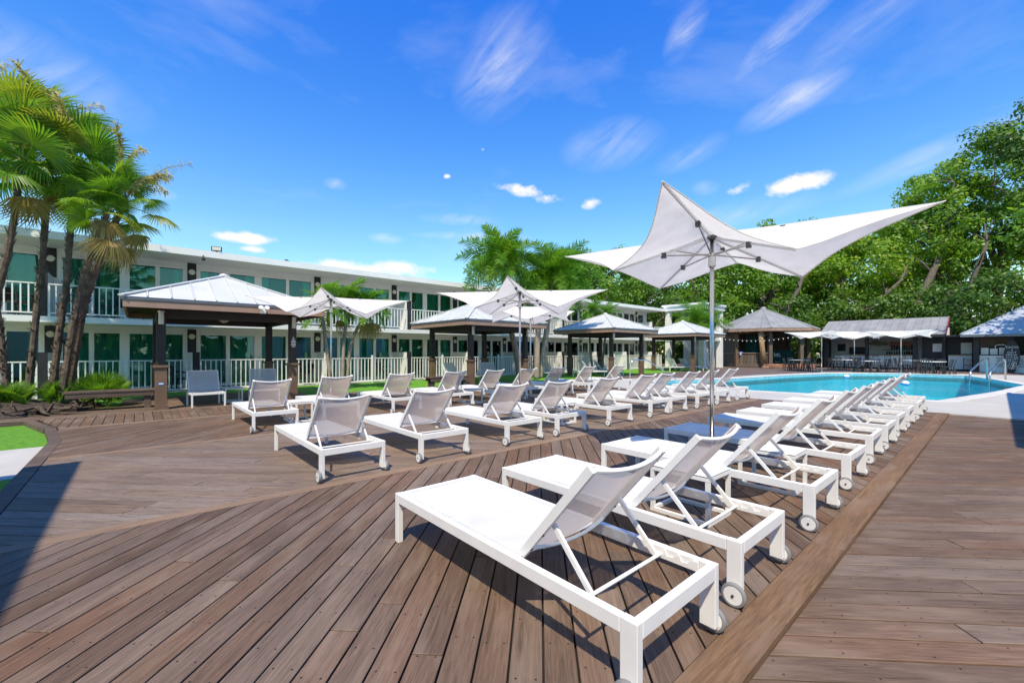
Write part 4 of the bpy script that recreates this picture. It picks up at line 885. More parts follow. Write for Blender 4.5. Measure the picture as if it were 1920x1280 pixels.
# lean-to
ln = empty('side_counter', (44.0, 1.9, 0), 0, 'white side counter with hanging pale board between bar and taco stand', 'counter')
def la(mb, name, m): o = mb.build(name, m, ln); o.location = (-44.0, -1.9, 0); return o
la(MB().box(44.0, 44.4, 1.2, 2.35, .1, 1.1), 'counter', M['whitewall']); la(MB().box(43.9, 44.5, 1.18, 2.37, 1.101, 1.15), 'counter_top', M['countertop']); la(MB().box(44.6, 44.64, 1.2, 1.75, 1.2, 2.0), 'hanging_board', M['whitewall']); la(MB().box(44.7, 44.8, 1.1, 3.8, 0, 2.5), 'back_wall', M['black']); la(MB().box(42.6, 45, 1.68, 2.4, 2.40, 2.52), 'roof', M['dark']); la(MB().box(44.55, 44.6, 2.6, 3.2, 1.35, 1.95), 'notice', M['whitetrim'])
cart = empty('shelf_cart', (43.5, 1.35, 0), 0, 'thin black wire shelf cart beside the white side counter', 'cart')
for x in (-.2, .2):
    for y in (-.22, .22): MB().box(x - .012, x + .012, y - .012, y + .012, 0, .95).build('leg', M['black'], cart)
for z in (.42, .82): MB().box(-.22, .22, -.25, .25, z, z + .03).build('shelf', M['black'], cart)
# surfboard-shaped chalk sign
sf = empty('surfboard_sign', (42.1, -.60, 0), R(-90), 'black surfboard-shaped chalk sign with white writing at the taco stand', 'sign')
prof = []
for k in range(25):
    t = k / 24; w = .36 * math.sin(math.pi * (.06 + .88 * t)) ** .75 * (1 - .12 * (1 - t)); prof.append((w, .02 + 2.08 * t))
poly = [(w, z) for w, z in prof] + [(-w, z) for w, z in prof[::-1]]
MB().prism(poly, -.04, .04, Matrix.Rotation(R(90), 4, 'X')).build('board', M['dark'], sf, bevel=0)
def text_mesh(txt, size, mat_):
    cu = bpy.data.curves.new('lettering', 'FONT'); cu.body = txt; cu.size = size; cu.align_x = 'CENTER'; cu.extrude = .004
    o = bpy.data.objects.new('lettering', cu); COL.objects.link(o); bpy.context.view_layer.update()
    me = bpy.data.meshes.new_from_object(o.evaluated_get(bpy.context.evaluated_depsgraph_get())); bpy.data.objects.remove(o); me.materials.clear(); me.materials.append(mat_); return me
for txt, size, z in (('TACO', .20, 1.58), ('a', .17, 1.43), ('DAY', .19, 1.25)):
    o = inst('lettering', text_mesh(txt, size, M['signtext']), sf, Matrix.Translation((0, -.046, z)) @ Matrix.Rotation(R(90), 4, 'X'))
sq = MB(); rr = random.Random(5)
for k in range(8):
    z = 1.14 - k * .125; x = -.26
    while x < .22: w = rr.uniform(.03, .09); sq.box(x, x + w, -.048, -.042, z, z + rr.uniform(.03, .06)); x += w + .03
sq.build('lettering', M['signtext'], sf)

# ------------------------------------------------------------------ cafe tables, chairs, stools
def make_cafe_chair(cross):
    r = empty('cafe_chair'); MB().box(-.2, .2, -.2, .2, .43, .46).build('seat', M['chairmetal'], r, bevel=.01)
    for sx in (-1, 1):
        MB().bar((sx * .17, -.17, .43), (sx * .23, -.24, 0), .05, .03).build('leg', M['chairmetal'], r); MB().bar((sx * .17, .17, .43), (sx * .23, .25, 0), .05, .03).build('leg', M['chairmetal'], r)
    b = MB()
    for sx in (-1, 1): b.bar((sx * .18, .18, .46), (sx * .19, .27, .88), .03, .03)
    b.bar((-.19, .27, .87), (.19, .27, .87), .03, .06)
    if cross: b.bar((-.17, .19, .5), (.18, .26, .84), .02, .03).bar((.17, .192, .5), (-.18, .262, .84), .02, .03)
    else:
        for x in (-.06, .06): b.bar((x, .19, .46), (x, .27, .85), .05, .012)
    b.build('backrest', M['chairmetal'], r); MB().bar((-.2, -.2, .2), (-.2, .2, .2), .02, .02).bar((.2, -.2, .2), (.2, .2, .2), .02, .02).build('stretcher', M['chairmetal'], r); return r
def make_cafe_table():
    r = empty('cafe_table'); MB().box(-.62, .62, -.42, .42, .72, .755).build('table_top', M['whitetrim'], r, bevel=.006); MB().tube([(0, 0, .02), (0, 0, .719)], .045, 8).build('pedestal', M['dark'], r); MB().lathe([(.3, 0), (.28, .02), (.05, .03)], 12).build('base', M['dark'], r); return r
ct = make_cafe_table(); CT = [(36.4, 9.6, 40, 'white cafe table left of the parasol poles, near the stage'), (36.9, 5.6, 20, 'white cafe table under the middle parasol in front of the bar'), (37.2, 2.6, -10, 'white cafe table right of the parasol poles, near the pool rail'), (40.4, 7.7, 55, 'white cafe table behind the parasols, near the left bar stools'), (40.8, 3.9, 30, 'white cafe table behind the parasols, near the right bar stools')]
cc0, cc1 = make_cafe_chair(True), make_cafe_chair(False); u0_, u1_ = False, False
for i, (u, v, rz, lb) in enumerate(CT):
    o = ct if i == 0 else copy_tree(ct); o.location = (u, v, 0); o.rotation_euler = (0, 0, R(rz)); tag(o, lb, 'table', 'cafe tables by the pool')
    where = ('left of the parasol poles', 'under the middle parasol', 'right of the parasol poles', 'near the left bar stools', 'near the right bar stools')[i]
    for k, (dx, dy, a) in enumerate(((-.35, -.62, 180), (.35, -.62, 180), (-.35, .62, 0), (.35, .62, 0), (-.95, 0, 90), (.95, 0, -90))):
        if i in (0, 3):
            c = cc0 if not u0_ else copy_tree(cc0); u0_ = True
        else:
            c = cc1 if not u1_ else copy_tree(cc1); u1_ = True
        ca, sa = math.cos(R(rz)), math.sin(R(rz)); c.location = (u + dx * ca - dy * sa, v + dx * sa + dy * ca, 0); c.rotation_euler = (0, 0, R(rz + a + random.uniform(-14, 14)))
        tag(c, 'gunmetal cafe chair at the white table ' + where + ', ' + ('near side left', 'near side right', 'far side left', 'far side right', 'left end', 'right end')[k], 'chair', 'cafe chairs at the table ' + where)
def make_stool():
    r = empty('bar_stool'); MB().box(-.19, .19, -.19, .19, .74, .78).build('seat', M['chairmetal'], r, bevel=.01)
    for sx in (-1, 1):
        for sy in (-1, 1): MB().bar((sx * .16, sy * .16, .74), (sx * .22, sy * .22, 0), .03, .03).build('leg', M['chairmetal'], r)
    b = MB()
    for sx in (-1, 1): b.bar((sx * .17, .17, .78), (sx * .17, .22, 1.12), .025, .025)
    for z in (.92, 1.02, 1.11): b.bar((-.16, .2, z), (.16, .2, z), .02, .035)
    b.build('backrest', M['chairmetal'], r); MB().bar((-.19, -.2, .3), (.19, -.2, .3), .02, .02).bar((-.19, .2, .3), (.19, .2, .3), .02, .02).build('footrest', M['chairmetal'], r); return r
s0 = make_stool()
for k, v in enumerate((8.8, 8.1, 7.45, 6.3, 5.6, 4.8)):
    o = s0 if k == 0 else copy_tree(s0); o.location = (43.75, v, 0); o.rotation_euler = (0, 0, R(90 + random.uniform(-12, 12))); tag(o, 'dark bar stool at the pool bar counter, ' + ('leftmost of six', 'second from the left', 'third from the left', 'third from the right', 'second from the right', 'rightmost of six')[k], 'bar stool', 'stools at the pool bar')
def make_patio_chair():
    r = empty('patio_chair'); MB().box(-.24, .24, -.24, .24, .40, .45).build('seat', M['dark'], r); MB().grid(lambda s, t: (-.24 + .48 * s, .22 + .12 * t + .03 * math.sin(math.pi * s), .45 + .42 * t), 4, 3).build('backrest', M['dark'], r)
    for sx in (-1, 1):
        for sy in (-1, 1): MB().bar((sx * .22, sy * .2, .41), (sx * .25, sy * .24, 0), .03, .03).build('leg', M['dark'], r)
        MB().bar((sx * .26, -.22, .64), (sx * .26, .28, .66), .04, .03).bar((sx * .26, -.2, .41), (sx * .26, -.2, .63), .03, .03).build('armrest', M['dark'], r)
    return r
pc = make_patio_chair()
PC = [(-2.7, 19.3, 2.44, 60, 'dark chair on the leftmost visible balcony of the motel'), (-.6, 19.3, 2.44, -50, 'dark chair on the balcony behind the fan palm trunks, left one'), (.5, 19.4, 2.44, 40, 'dark chair on the balcony behind the fan palm trunks, right one'), (1.2, 19.3, 0, 70, 'dark chair on the patio behind the nearest cabana'), (5.3, 19.3, 0, -60, 'dark chair on the patio left of the slender palms'), (8.9, 19.4, 0, 30, 'dark chair on the patio right of the slender palms'), (10.6, 19.4, 0, -40, 'dark chair on the patio left of the second cabana')]
for i, (u, v, z, rz, lb) in enumerate(PC):
    o = pc if i == 0 else copy_tree(pc); o.location = (u, v, z); o.rotation_euler = (0, 0, R(rz)); tag(o, lb, 'chair', 'dark patio chairs')

# ------------------------------------------------------------------ pool rails, floats
pr = empty('pool_handrail', (29.3, .28, 0), 0, 'polished steel pool handrail at the right end of the pool', 'handrail')
for s in (-.3, .3):
    MB().tube([(-.9, .25 + s, -.45), (-.9, .25 + s, .36), (-.7, .22 + s, .52), (1.7, -.12 + s, 1.0), (2.1, -.18 + s, 1.03), (2.35, -.22 + s, .88), (2.4, -.23 + s, 0)], .035, 8).build('rail', M['steel'], pr, smooth=True)
pr2 = empty('pool_handrail', (17.7, 11.3, 0), 0, 'polished steel handrail at the cabana end of the pool', 'handrail')
MB().tube([(0, .3, 0), (0, .3, .85), (.12, .2, .96), (.9, .0, .97), (1.1, -.05, .9), (2.0, -.9, .1), (2.1, -1.1, -.4)], .026, 8).build('rail', M['steel'], pr2, smooth=True); MB().lathe([(.07, 0), (.07, .02), (.03, .03)], 10, (0, .3, 0)).build('flange', M['steel'], pr2)
for u, v, lb in ((29.9, 5.6, 'white and blue pool float drifting near the far edge'), (25.6, 2.7, 'white and blue pool float seen past the lounger backs')):
    f = empty('pool_float', (u, v, -.06), R(20), lb, 'float', 'pool floats'); MB().lathe([(.0, -.12), (.10, -.08), (.15, .0), (.12, .10), (.04, .15), (.0, .155)], 16).build('dome', M['whitetrim'], f, smooth=True); MB().lathe([(.15, -.03), (.17, .0), (.15, .03)], 16).build('ring', M['bluepaint'], f, smooth=True); MB().bar((-.12, 0, .0), (-.42, .0, .0), .09, .04).build('tail', M['bluepaint'], f)

# ------------------------------------------------------------------ planter, palms, trees
rp = random.Random(3)
mnd = MB().grid(lambda s, t: (lambda x, y: (x, y, max(-.05, .26 * max(0, 1 - ((x + 3.1) / 2.5) ** 2 - ((y - 15.2) / 2.0) ** 2) ** .7 + rp.uniform(-.025, .025) + .02 * math.sin(x * 9) * math.sin(y * 8) - .03)))(-5.8 + 5.3 * s, 13.1 + 4.4 * t), 110, 90).build('planting_bed', M['soil'], smooth=True); tag(mnd, kind='structure')
DW = ('beside the bench', 'second from the bench', 'third from the bench', 'fourth from the bench', 'fifth from the bench', 'sixth from the bench', 'seventh from the bench', 'eighth from the bench', 'ninth from the bench', 'tenth from the bench', 'farthest from the bench')
for i in range(11):
    u, v = -.9 - .33 * i + rp.uniform(-.1, .1), 13.55 + abs(rp.gauss(0, .25)) + (.5 if i < 1 else 0); L = rp.uniform(.22, .4); a = rp.uniform(-.6, .6); mb = MB()
    for b in range(3):
        a2 = a + rp.uniform(-1.2, 1.2); q = Vector((rp.uniform(-.15, .15), rp.uniform(-.1, .1), rp.uniform(-.02, .05))); pts = [q + Vector((-L * .6 * math.cos(a2), -L * .6 * math.sin(a2), rp.uniform(-.06, .1)))]
        for k in range(1, 6): pts.append(q + Vector((L * (k / 3 - .6) * math.cos(a2) + rp.uniform(-.06, .06), L * (k / 3 - .6) * math.sin(a2) + rp.uniform(-.06, .06), .03 + .05 * k * rp.uniform(-.3, 1))))
        r0 = rp.uniform(.02, .045); mb.tube(pts, [r0 * x for x in (.6, 1.1, .8, 1, .6, .2)], 6)
    o = mb.build('driftwood', M['rock'], None, smooth=True); o.location = (u, v, .06 + .03 * (i % 2)); tag(o, 'gnarled driftwood piece edging the palm bed, ' + DW[i], 'driftwood', 'driftwood edging the palm bed')
def fan_frond(rad, nseg=26, spread=250, droop=.25, pet=.6):
    mb = MB(); mb.tube([(0, 0, 0), (pet * .5, 0, .03), (pet, 0, .0)], [.018, .013, .012], 4)
    for k in range(nseg):
        a = R(-spread / 2 + spread * k / (nseg - 1)); L = rad * (.75 + .25 * math.cos(a * .55)) * random.uniform(.93, 1.03); w = .021 * rad / .7
        ca, sa = math.cos(a), math.sin(a); px, py = -sa, ca; f = lambda r, o, z: (pet + r * ca + px * o, r * sa + py * o, z)
        r1, r2 = L * .45, L * .76; z1, z2, z3 = .05 * rad, -.02 * rad - droop * .14, -droop * L * random.uniform(.5, 1.1)
        mb.add([f(0, 0, 0), f(r1, -w, z1), f(r1, 0, z1 - .018), f(r1, w, z1), f(r2, -w * .75, z2), f(r2, 0, z2 - .014), f(r2, w * .75, z2), f(L, 0, z3)], [(0, 1, 2), (0, 2, 3), (1, 4, 5, 2), (2, 5, 6, 3), (4, 7, 5), (5, 7, 6)])
    return mb
def feather_frond(L, n=34, leaf=.5, arch=.5, plume=.35, lw=.026):
    mb = MB(); P = lambda t: Vector((L * (t - .10 * t * t * arch), 0, L * (.32 * arch * t * 1.5 - .85 * arch * t * t))); mb.tube([P(k / 8) for k in range(9)], [.03 - .0028 * k for k in range(9)], 4)
    for k in range(n):
        t = .12 + .87 * k / (n - 1); p = P(t); d = (P(min(1, t + .02)) - P(t - .02)).normalized(); l = leaf * (math.sin(math.pi * (.15 + .8 * t)) ** .7) * random.uniform(.85, 1.1)
        for s in (-1, 1):
            sd = Vector((0, s, 0)); up = Vector((0, 0, 1)); ang = random.uniform(-plume, plume) + .15
            q = (sd * math.cos(ang) + up * math.sin(ang) + d * .75).normalized(); w = d * (lw * leaf / .5 + .004)
            m1 = p + q * l * .5 - up * .03 * l; e = p + q * l - up * (.32 * l)
            mb.add([p - w * .5, p + w * .5, m1 + w, m1 - w, e], [(0, 1, 2, 3), (3, 2, 4)])
    return mb
def aim(loc, az, el, roll=0): return Matrix.Translation(loc) @ Matrix.Rotation(az, 4, 'Z') @ Matrix.Rotation(-el, 4, 'Y') @ Matrix.Rotation(roll, 4, 'X')
fanM = [fan_frond(r_, n_, s_, d_, p_).mesh('frond', M[k_], recalc=False) for r_, n_, s_, d_, p_, k_ in ((.72, 36, 240, .25, .6, 'fan'), (.66, 34, 210, .55, .75, 'fan'), (.78, 38, 270, .12, .5, 'fan'), (.62, 32, 190, .8, .7, 'fan'), (.70, 34, 230, .4, .8, 'yellowfan'))]
deadM = fan_frond(.62, 24, 140, .9).mesh('dry_frond', M['deadfan'], recalc=False)
blm = MB(); blm.tube([(0, 0, 0), (.6, 0, .30), (1.2, 0, .40), (1.75, 0, .20)], [.014, .012, .009, .004], 4)
for k in range(110):
    t = .40 + .60 * k / 109; b = Vector((1.75 * t, 0, .42 * math.sin(t * 2.45))); e = b + Vector((random.uniform(-.05, .16), random.uniform(-.16, .16), random.uniform(-.2, .1))); w = Vector((0, .012, .012)); blm.add([b - w, b + w, e + w * .8, e - w * .8], [(0, 1, 2, 3)])
bloomM = blm.mesh('bloom', M['bloom'], recalc=False)
def scaly_trunk(pts, r0, r1, seed, rough=.35):
    rr = random.Random(seed); pts = [Vector(p) for p in pts]; out = []; N = 26
    for k in range(N + 1):
        f = k / N * (len(pts) - 1); i = min(int(f), len(pts) - 2); t = f - i
        p0_, p1_, p2_, p3_ = pts[max(i - 1, 0)], pts[i], pts[i + 1], pts[min(i + 2, len(pts) - 1)]
        out.append(.5 * ((2 * p1_) + (p2_ - p0_) * t + (2 * p0_ - 5 * p1_ + 4 * p2_ - p3_) * t * t + (3 * p1_ - p0_ - 3 * p2_ + p3_) * t ** 3))
    rs = [(r0 + (r1 - r0) * k / N) * (1 + rr.uniform(-rough, rough) * .4) for k in range(N + 1)]; mb = MB().tube(out, rs, 9)
    if rough > .2:
        for k in range(150):       # old leaf-base stubs
            f = rr.uniform(0, N - .01); i = int(f); p = out[i].lerp(out[min(i + 1, N)], f - i); a = rr.uniform(0, 6.28); r = rs[i]; d = Vector((math.cos(a), math.sin(a), 0)); s = Vector((-d.y, d.x, 0)) * .03
            b = p + d * r * .85; e = p + d * (r + rr.uniform(.03, .075)) + Vector((0, 0, rr.uniform(.06, .16))); mb.add([b - s, b + s, e + s * .5, e - s * .5, b + Vector((0, 0, -.05))], [(0, 1, 2, 3), (0, 4, 1)])
    return mb, out[-1]
def fan_palm(pts, n, lb, seed, r0=.078, r1=.06, spread=1.12, blooms=3, dead=2, grp='leaning fan palms in the clump'):
    rr = random.Random(seed); b = Vector(pts[0]); rt = empty('fan_palm', b, 0, lb, 'palm tree', grp)
    mb, top = scaly_trunk([Vector(p) - b for p in pts], r0, r1, seed); mb.build('trunk', M['trunk'], rt, recalc=False)
    for k in range(n):
        az = k * 2.4 + rr.uniform(-.3, .3); el = R(86) - R(112) * (k / n) ** .9 + rr.uniform(-.25, .25)
        o = inst('frond', rr.choice(fanM), rt, aim(top + Vector((0, 0, .05 - .25 * k / n)), az, el, rr.uniform(-.9, .9))); s = spread * rr.uniform(.75, 1.15); o.scale = (s, s, s)
    for k in range(dead): inst('dry_frond', deadM, rt, aim(top + Vector((0, 0, -.25)), rr.uniform(0, 6.3), R(-58) + rr.uniform(-.3, .25), rr.uniform(-.4, .4)))
    for k in range(blooms): inst('bloom', bloomM, rt, aim(top, rr.uniform(0, 6.3), R(rr.uniform(25, 75)), rr.uniform(-.5, .5)))
    return rt
CL = 'fan palm in the left clump, '
fan_palm([(-2.73, 15.45, .2), (-2.53, 15.27, 2.11), (-2.23, 15.0, 3.7), (-1.98, 14.78, 5.7)], 17, CL + 'trunk leaning in from the left picture edge', 11)
fan_palm([(-2.46, 16.53, .2), (-2.59, 16.65, 1.64), (-2.76, 16.8, 3.8), (-2.83, 16.86, 7.0)], 18, CL + 'tall one at the picture edge', 12, blooms=8)
fan_palm([(-2.12, 16.5, .2), (-1.93, 16.34, 2.61), (-1.83, 16.25, 3.85), (-1.68, 16.11, 6.75)], 17, CL + 'upright trunk with flower plumes on top', 13, blooms=9)
fan_palm([(-1.6, 15.52, .2), (-1.43, 15.36, 2.09), (-1.31, 15.26, 3.23), (-1.17, 15.13, 5.9)], 15, CL + 'middle trunk rising straight', 14)
fan_palm([(-1.4, 15.07, .15), (-1.16, 14.87, 2.08), (-.95, 14.68, 3.32), (-.55, 14.33, 4.75)], 13, CL + 'nearest trunk leaning right', 15, spread=.72, blooms=3)
fan_palm([(-1.32, 15.4, .2), (-1.05, 15.16, 2.24), (-.8, 14.94, 3.38), (-.22, 14.41, 5.2)], 15, CL + 'thin trunk with the rightmost crown', 16, r0=.09, r1=.07, spread=.76, blooms=4)
for i, (u, v, n, s) in enumerate(((-.62, 15.0, 15, .62), (-1.5, 15.2, 11, .5), (-2.2, 15.2, 12, .55), (-3.0, 15.0, 12, .6), (-1.1, 15.9, 10, .55), (-2.6, 14.4, 8, .4))):
    r = empty('palmetto', (u, v, .12), 0, ('bright low palmetto beside the wooden bench', 'low palmetto between the two right-hand fan palm trunks', 'low palmetto at the middle of the palm bed', 'low palmetto at the left picture edge in the palm bed', 'low palmetto behind the fan palm trunks', 'smallest palmetto at the front of the palm bed')[i], 'plant', 'palmettos in the palm bed')
    for k in range(n): o = inst('frond', fanM[2], r, aim((0, 0, 0), k * 2.4, R(random.uniform(38, 84)), random.uniform(-.9, .9))); q = s * random.uniform(.8, 1.15); o.scale = (q, q, q)
# feather palms
ffS = [feather_frond(1.25, 46, .42, .8, .5, .018).mesh('frond', M['feather'], recalc=False), feather_frond(1.1, 42, .40, 1.1, .5, .018).mesh('frond', M['feather'], recalc=False)]
ffB = [feather_frond(2.3, 84, .66, .85, 1.3, .016).mesh('frond', M['feather'], recalc=False), feather_frond(2.1, 80, .62, 1.15, 1.3, .016).mesh('frond', M['feather'], recalc=False)]
def feather_palm(pts, n, lb, seed, meshes, r0, r1, grp, dead=0, e0=80, e1=-30):
    rr = random.Random(seed); b = Vector(pts[0]); rt = empty('feather_palm', b, 0, lb, 'palm tree', grp)
    mb, top = scaly_trunk([Vector(p) - b for p in pts], r0, r1, seed, .1); mb.build('trunk', M['trunkpale'], rt, smooth=True, recalc=False)
    for k in range(n):
        o = inst('frond', rr.choice(meshes), rt, aim(top + Vector((0, 0, -.1 * k / n)), k * 2.4 + rr.uniform(-.3, .3), R(e0) + R(e1 - e0) * (k / n) + rr.uniform(-.1, .1), rr.uniform(-.3, .3))); s = rr.uniform(.82, 1.08); o.scale = (s, s, s)
    for k in range(dead): inst('dry_frond', deadM, rt, aim(top, rr.uniform(0, 6.3), R(-65), 0))
g1, g2, g3 = 'slender palms behind the leftmost parasol', 'tall feathery palms behind the parasols', 'small palms by the far cabanas'
feather_palm([(5.28, 15.86, 0), (5.13, 15.99, 1.55), (5.0, 16.11, 2.9)], 13, 'slender palm left in the group of three behind the leftmost parasol', 21, ffS, .07, .05, g1)
feather_palm([(5.71, 16.02, 0), (5.75, 15.98, 1.56), (5.86, 15.88, 3.1)], 14, 'slender palm middle in the group of three behind the leftmost parasol', 22, ffS, .07, .05, g1, 1)
feather_palm([(5.9, 16.11, 0), (6.05, 15.98, 1.76), (6.53, 15.56, 3.0)], 14, 'slender palm leaning right in the group of three behind the leftmost parasol', 23, ffS, .07, .05, g1, 2)
feather_palm([(13.82, 15.15, 0), (13.65, 15.3, 1.6), (13.34, 15.57, 3.14), (13.2, 15.69, 5.5)], 34, 'tall feathery palm with curved trunk, its crown highest behind the parasols', 24, ffB, .16, .11, g2)
feather_palm([(15.12, 15.34, 0), (15.16, 15.3, 1.88), (15.3, 15.18, 3.23), (15.72, 14.8, 4.9)], 30, 'feathery palm with straight pale trunk behind the second cabana', 25, ffB, .15, .12, g2, 2)
feather_palm([(15.81, 15.8, 0), (16.02, 15.61, 1.9), (16.18, 15.47, 3.3), (16.6, 15.1, 5.2)], 30, 'feathery palm with reddish leaning trunk beside the second cabana', 26, ffB, .16, .12, g2, 1)
feather_palm([(21.67, 16.9, 0), (21.52, 17.03, 2.01), (21.67, 16.9, 3.86)], 15, 'small bright palm behind the third cabana, left one', 27, ffS, .07, .06, g3)
feather_palm([(22.49, 16.85, 0), (22.64, 16.71, 2.02), (22.8, 16.58, 3.7)], 14, 'small bright palm behind the third cabana, right one', 28, ffS, .07, .06, g3)
feather_palm([(32.68, 15.4, 0), (32.74, 15.4, 2.15), (32.81, 15.4, 3.5)], 16, 'small bright palm behind the farthest cabana, left one', 29, ffB[:1], .08, .06, g3)
feather_palm([(33.2, 14.6, 0), (33.2, 14.7, 2.16), (33.3, 14.6, 3.4)], 14, 'small bright palm behind the farthest cabana, right one', 30, ffS, .08, .06, g3)

def broad_tree(u, v, H, rx, rz, lb, seed, leafm='tree', nclump=120, lpc=70, lsize=.30, trunk=True, zc=None, grp='big leafy trees behind the bar', rt=.42):
    rr = random.Random(seed); root = empty('broadleaf_tree', (u, v, 0), rr.uniform(0, 6.28), lb, 'tree', grp)
    zc = H - rz * .95 if zc is None else zc; ends = []
    h0 = max(1.6, zc - rz * .75); lean = Vector((rr.uniform(-.8, .8), rr.uniform(-.8, .8), h0))
    MB().tube([(0, 0, -.2), lean * .35 + Vector((rr.uniform(-.3, .3), rr.uniform(-.3, .3), 0)), lean * .7, lean], [rt * 1.25, rt, rt * .85, rt * .7], 10).build('trunk', M['bark'], root, smooth=True)
    for k in range(9):
        a = k * 2 * math.pi / 9 + rr.uniform(-.3, .3); e = Vector((math.cos(a) * rx * rr.uniform(.45, .8), math.sin(a) * rx * rr.uniform(.45, .8), zc + rz * rr.uniform(-.45, .65)))
        m1 = lean.lerp(e, .4) + Vector((rr.uniform(-.5, .5), rr.uniform(-.5, .5), rr.uniform(.0, .9))); s = lean * rr.uniform(.6, 1)
        MB().tube([s, m1, m1.lerp(e, .5) + Vector((0, 0, rr.uniform(-.3, .6))), e], [rt * .5, rt * .34, rt * .2, rt * .08], 7).build('limb', M['bark'], root, smooth=True); ends += [e, m1.lerp(e, .6)]
    vs, fs = [], []; tw = MB()
    for c in range(nclump):
        while True:
            p = Vector((rr.uniform(-1, 1), rr.uniform(-1, 1), rr.uniform(-1, 1)))
            if .30 < p.length < 1: break
        p = p * (1 if rr.random() < .25 else (.72 + .28 * rr.random()) / max(p.length, .35)); wob = 1 + .22 * math.sin(3 * math.atan2(p.y, p.x) + seed) * (1 if p.z > -.4 else .4)
        c0 = Vector((p.x * rx * wob, p.y * rx * wob, zc + p.z * rz * (1 + .15 * math.sin(5 * p.x + seed)))); cr = rr.uniform(.85, 1.65) * (rx / 5.5) ** .6
        if c % 3 == 0: b = min(ends, key=lambda q: (q - c0).length); tw.tube([b, b.lerp(c0, .5) + Vector((0, 0, rr.uniform(-.2, .4))), c0], [.06, .04, .015], 4, cap=False)
        for q in range(lpc):
            g = Vector((rr.gauss(0, 1), rr.gauss(0, 1), rr.gauss(0, 1))).normalized() * cr * (rr.random() ** .35 * .95 + rr.random() ** 4 * .35); g.z *= .7; n = (g.normalized() * 1.1 + Vector((rr.gauss(0, .6), rr.gauss(0, .5), .7 + rr.gauss(0, .4)))).normalized() if g.length > 0 else Vector((0, 0, 1))
            t = n.cross(Vector((rr.gauss(0, 1), rr.gauss(0, 1), rr.gauss(0, 1)))).normalized(); s2 = n.cross(t); L = lsize * rr.uniform(.6, 1.35); o = c0 + g; b = len(vs)
            vs += [o - t * L * .5, o + s2 * L * .33 - n * L * .06, o + t * L * .55 - n * L * .1, o - s2 * L * .33 - n * L * .06]; fs.append((b, b + 1, b + 2, b + 3))
    me = bpy.data.meshes.new('crown'); me.from_pydata(vs, [], fs); me.materials.append(M[leafm]); inst('crown', me, root)
    if tw.v: tw.build('twig', M['bark'], root, recalc=False)['kind'] = 'stuff'
    return root
BT = [(45.2, 40.1, 13.6, 6, 4.2, 'dense tree behind the motel roof, right of the feathery palms', 'tree'), (41.0, 30.5, 12.6, 5.5, 4.6, 'bright tree rising behind the far end of the motel', 'tree'), (50.9, 29.8, 14.2, 6, 5.2, 'dark leafy tree behind the stair tower', 'darktree'),
      (51.9, 23.6, 14.0, 5.6, 5.2, 'leafy tree directly behind the stage hut, left side', 'tree'), (59.2, 19.8, 16.6, 6.2, 5.8, 'tall bright tree above the stage hut', 'tree'), (68.2, 17.3, 18.4, 6.5, 6.4, 'tall tree behind the bar, seen under the big parasol', 'tree'),
      (63.0, 11.2, 15.4, 6.2, 5.8, 'leaning tree over the left end of the bar roof', 'tree'), (70.0, 7.8, 19.6, 6.6, 7.0, 'tall open tree above the middle of the bar roof', 'tree'), (66.2, 3.6, 20.8, 6.2, 7.2, 'tall tree above the gap between bar and taco stand', 'tree'),
      (68.3, .4, 24.2, 6.4, 8.2, 'very tall tree above the taco stand', 'tree'), (66.7, -4.6, 27.5, 6.8, 9.5, 'tallest tree at the right picture edge', 'darktree')]
BIG = []
for i, (u, v, H, rx, rz, lb, lm) in enumerate(BT): BIG.append(broad_tree(u, v, H, rx, rz, lb, 40 + i, lm, nclump=88 if H > 15 else 80, lpc=165, lsize=.34))
for ti, pts, rs in ((7, [(58.0, 5.6, 2.5), (59.3, 5.3, 6.2), (60.8, 4.4, 9.3), (62.3, 3.7, 11.8), (63.8, 3.9, 14.0), (65.0, 4.4, 16.0)], [.42, .36, .30, .22, .12, .03]), (6, [(55.5, 11.4, 2.6), (55.8, 10.4, 4.6), (56.4, 9.0, 5.8), (57.0, 7.6, 7.0), (58.0, 6.4, 8.6), (59.2, 6.0, 10.5)], [.42, .36, .30, .22, .12, .03]), (4, [(52.2, 16.4, 2.2), (52.0, 14.9, 5.5), (52.6, 13.9, 8.0), (53.6, 13.6, 10.2), (54.6, 14.0, 12.0)], [.30, .26, .2, .11, .03]), (8, [(57.0, 2.6, 2), (57.3, 2.0, 6), (57.0, 1.2, 9), (57.6, .6, 11.2), (58.6, .8, 13.2)], [.30, .24, .18, .1, .03])):
    bpy.context.view_layer.update(); iv = BIG[ti].matrix_world.inverted(); q = [iv @ Vector(p) for p in pts]; mb = MB().tube(q, rs, 9)
    for k in range(1, len(q) - 1):
        for sg_ in (-1, 1):
            e = q[k] + Vector((sg_ * random.uniform(.6, 1.6), random.uniform(-1.4, 1.4), random.uniform(.8, 2.2))); mb.tube([q[k], q[k].lerp(e, .5) + Vector((0, 0, .25)), e], [rs[k] * .45, rs[k] * .3, .02], 6)
    mb.build('limb', M['bark'], BIG[ti], smooth=True)
UB = [(52.5, 15.3, 7.6, 3.6, 3.4, 'low dark tree close behind the stage hut, right side'), (56.5, 11.0, 7.4, 3.8, 3.3, 'low dark tree behind the left end of the bar'), (57.0, 6.0, 8.2, 4.2, 3.8, 'low dark tree behind the middle of the bar'), (55.0, 1.5, 8.4, 4.0, 3.9, 'low dark tree behind the gap beside the taco stand'), (56, -4.0, 10.0, 4.6, 4.6, 'low dark tree rising over the taco stand roof'), (47.5, 21.8, 7.2, 3.6, 3.2, 'low dark tree between the stair tower and stage hut'), (45.0, 25.5, 8.5, 4.2, 3.9, 'low dark tree right behind the stair tower')]
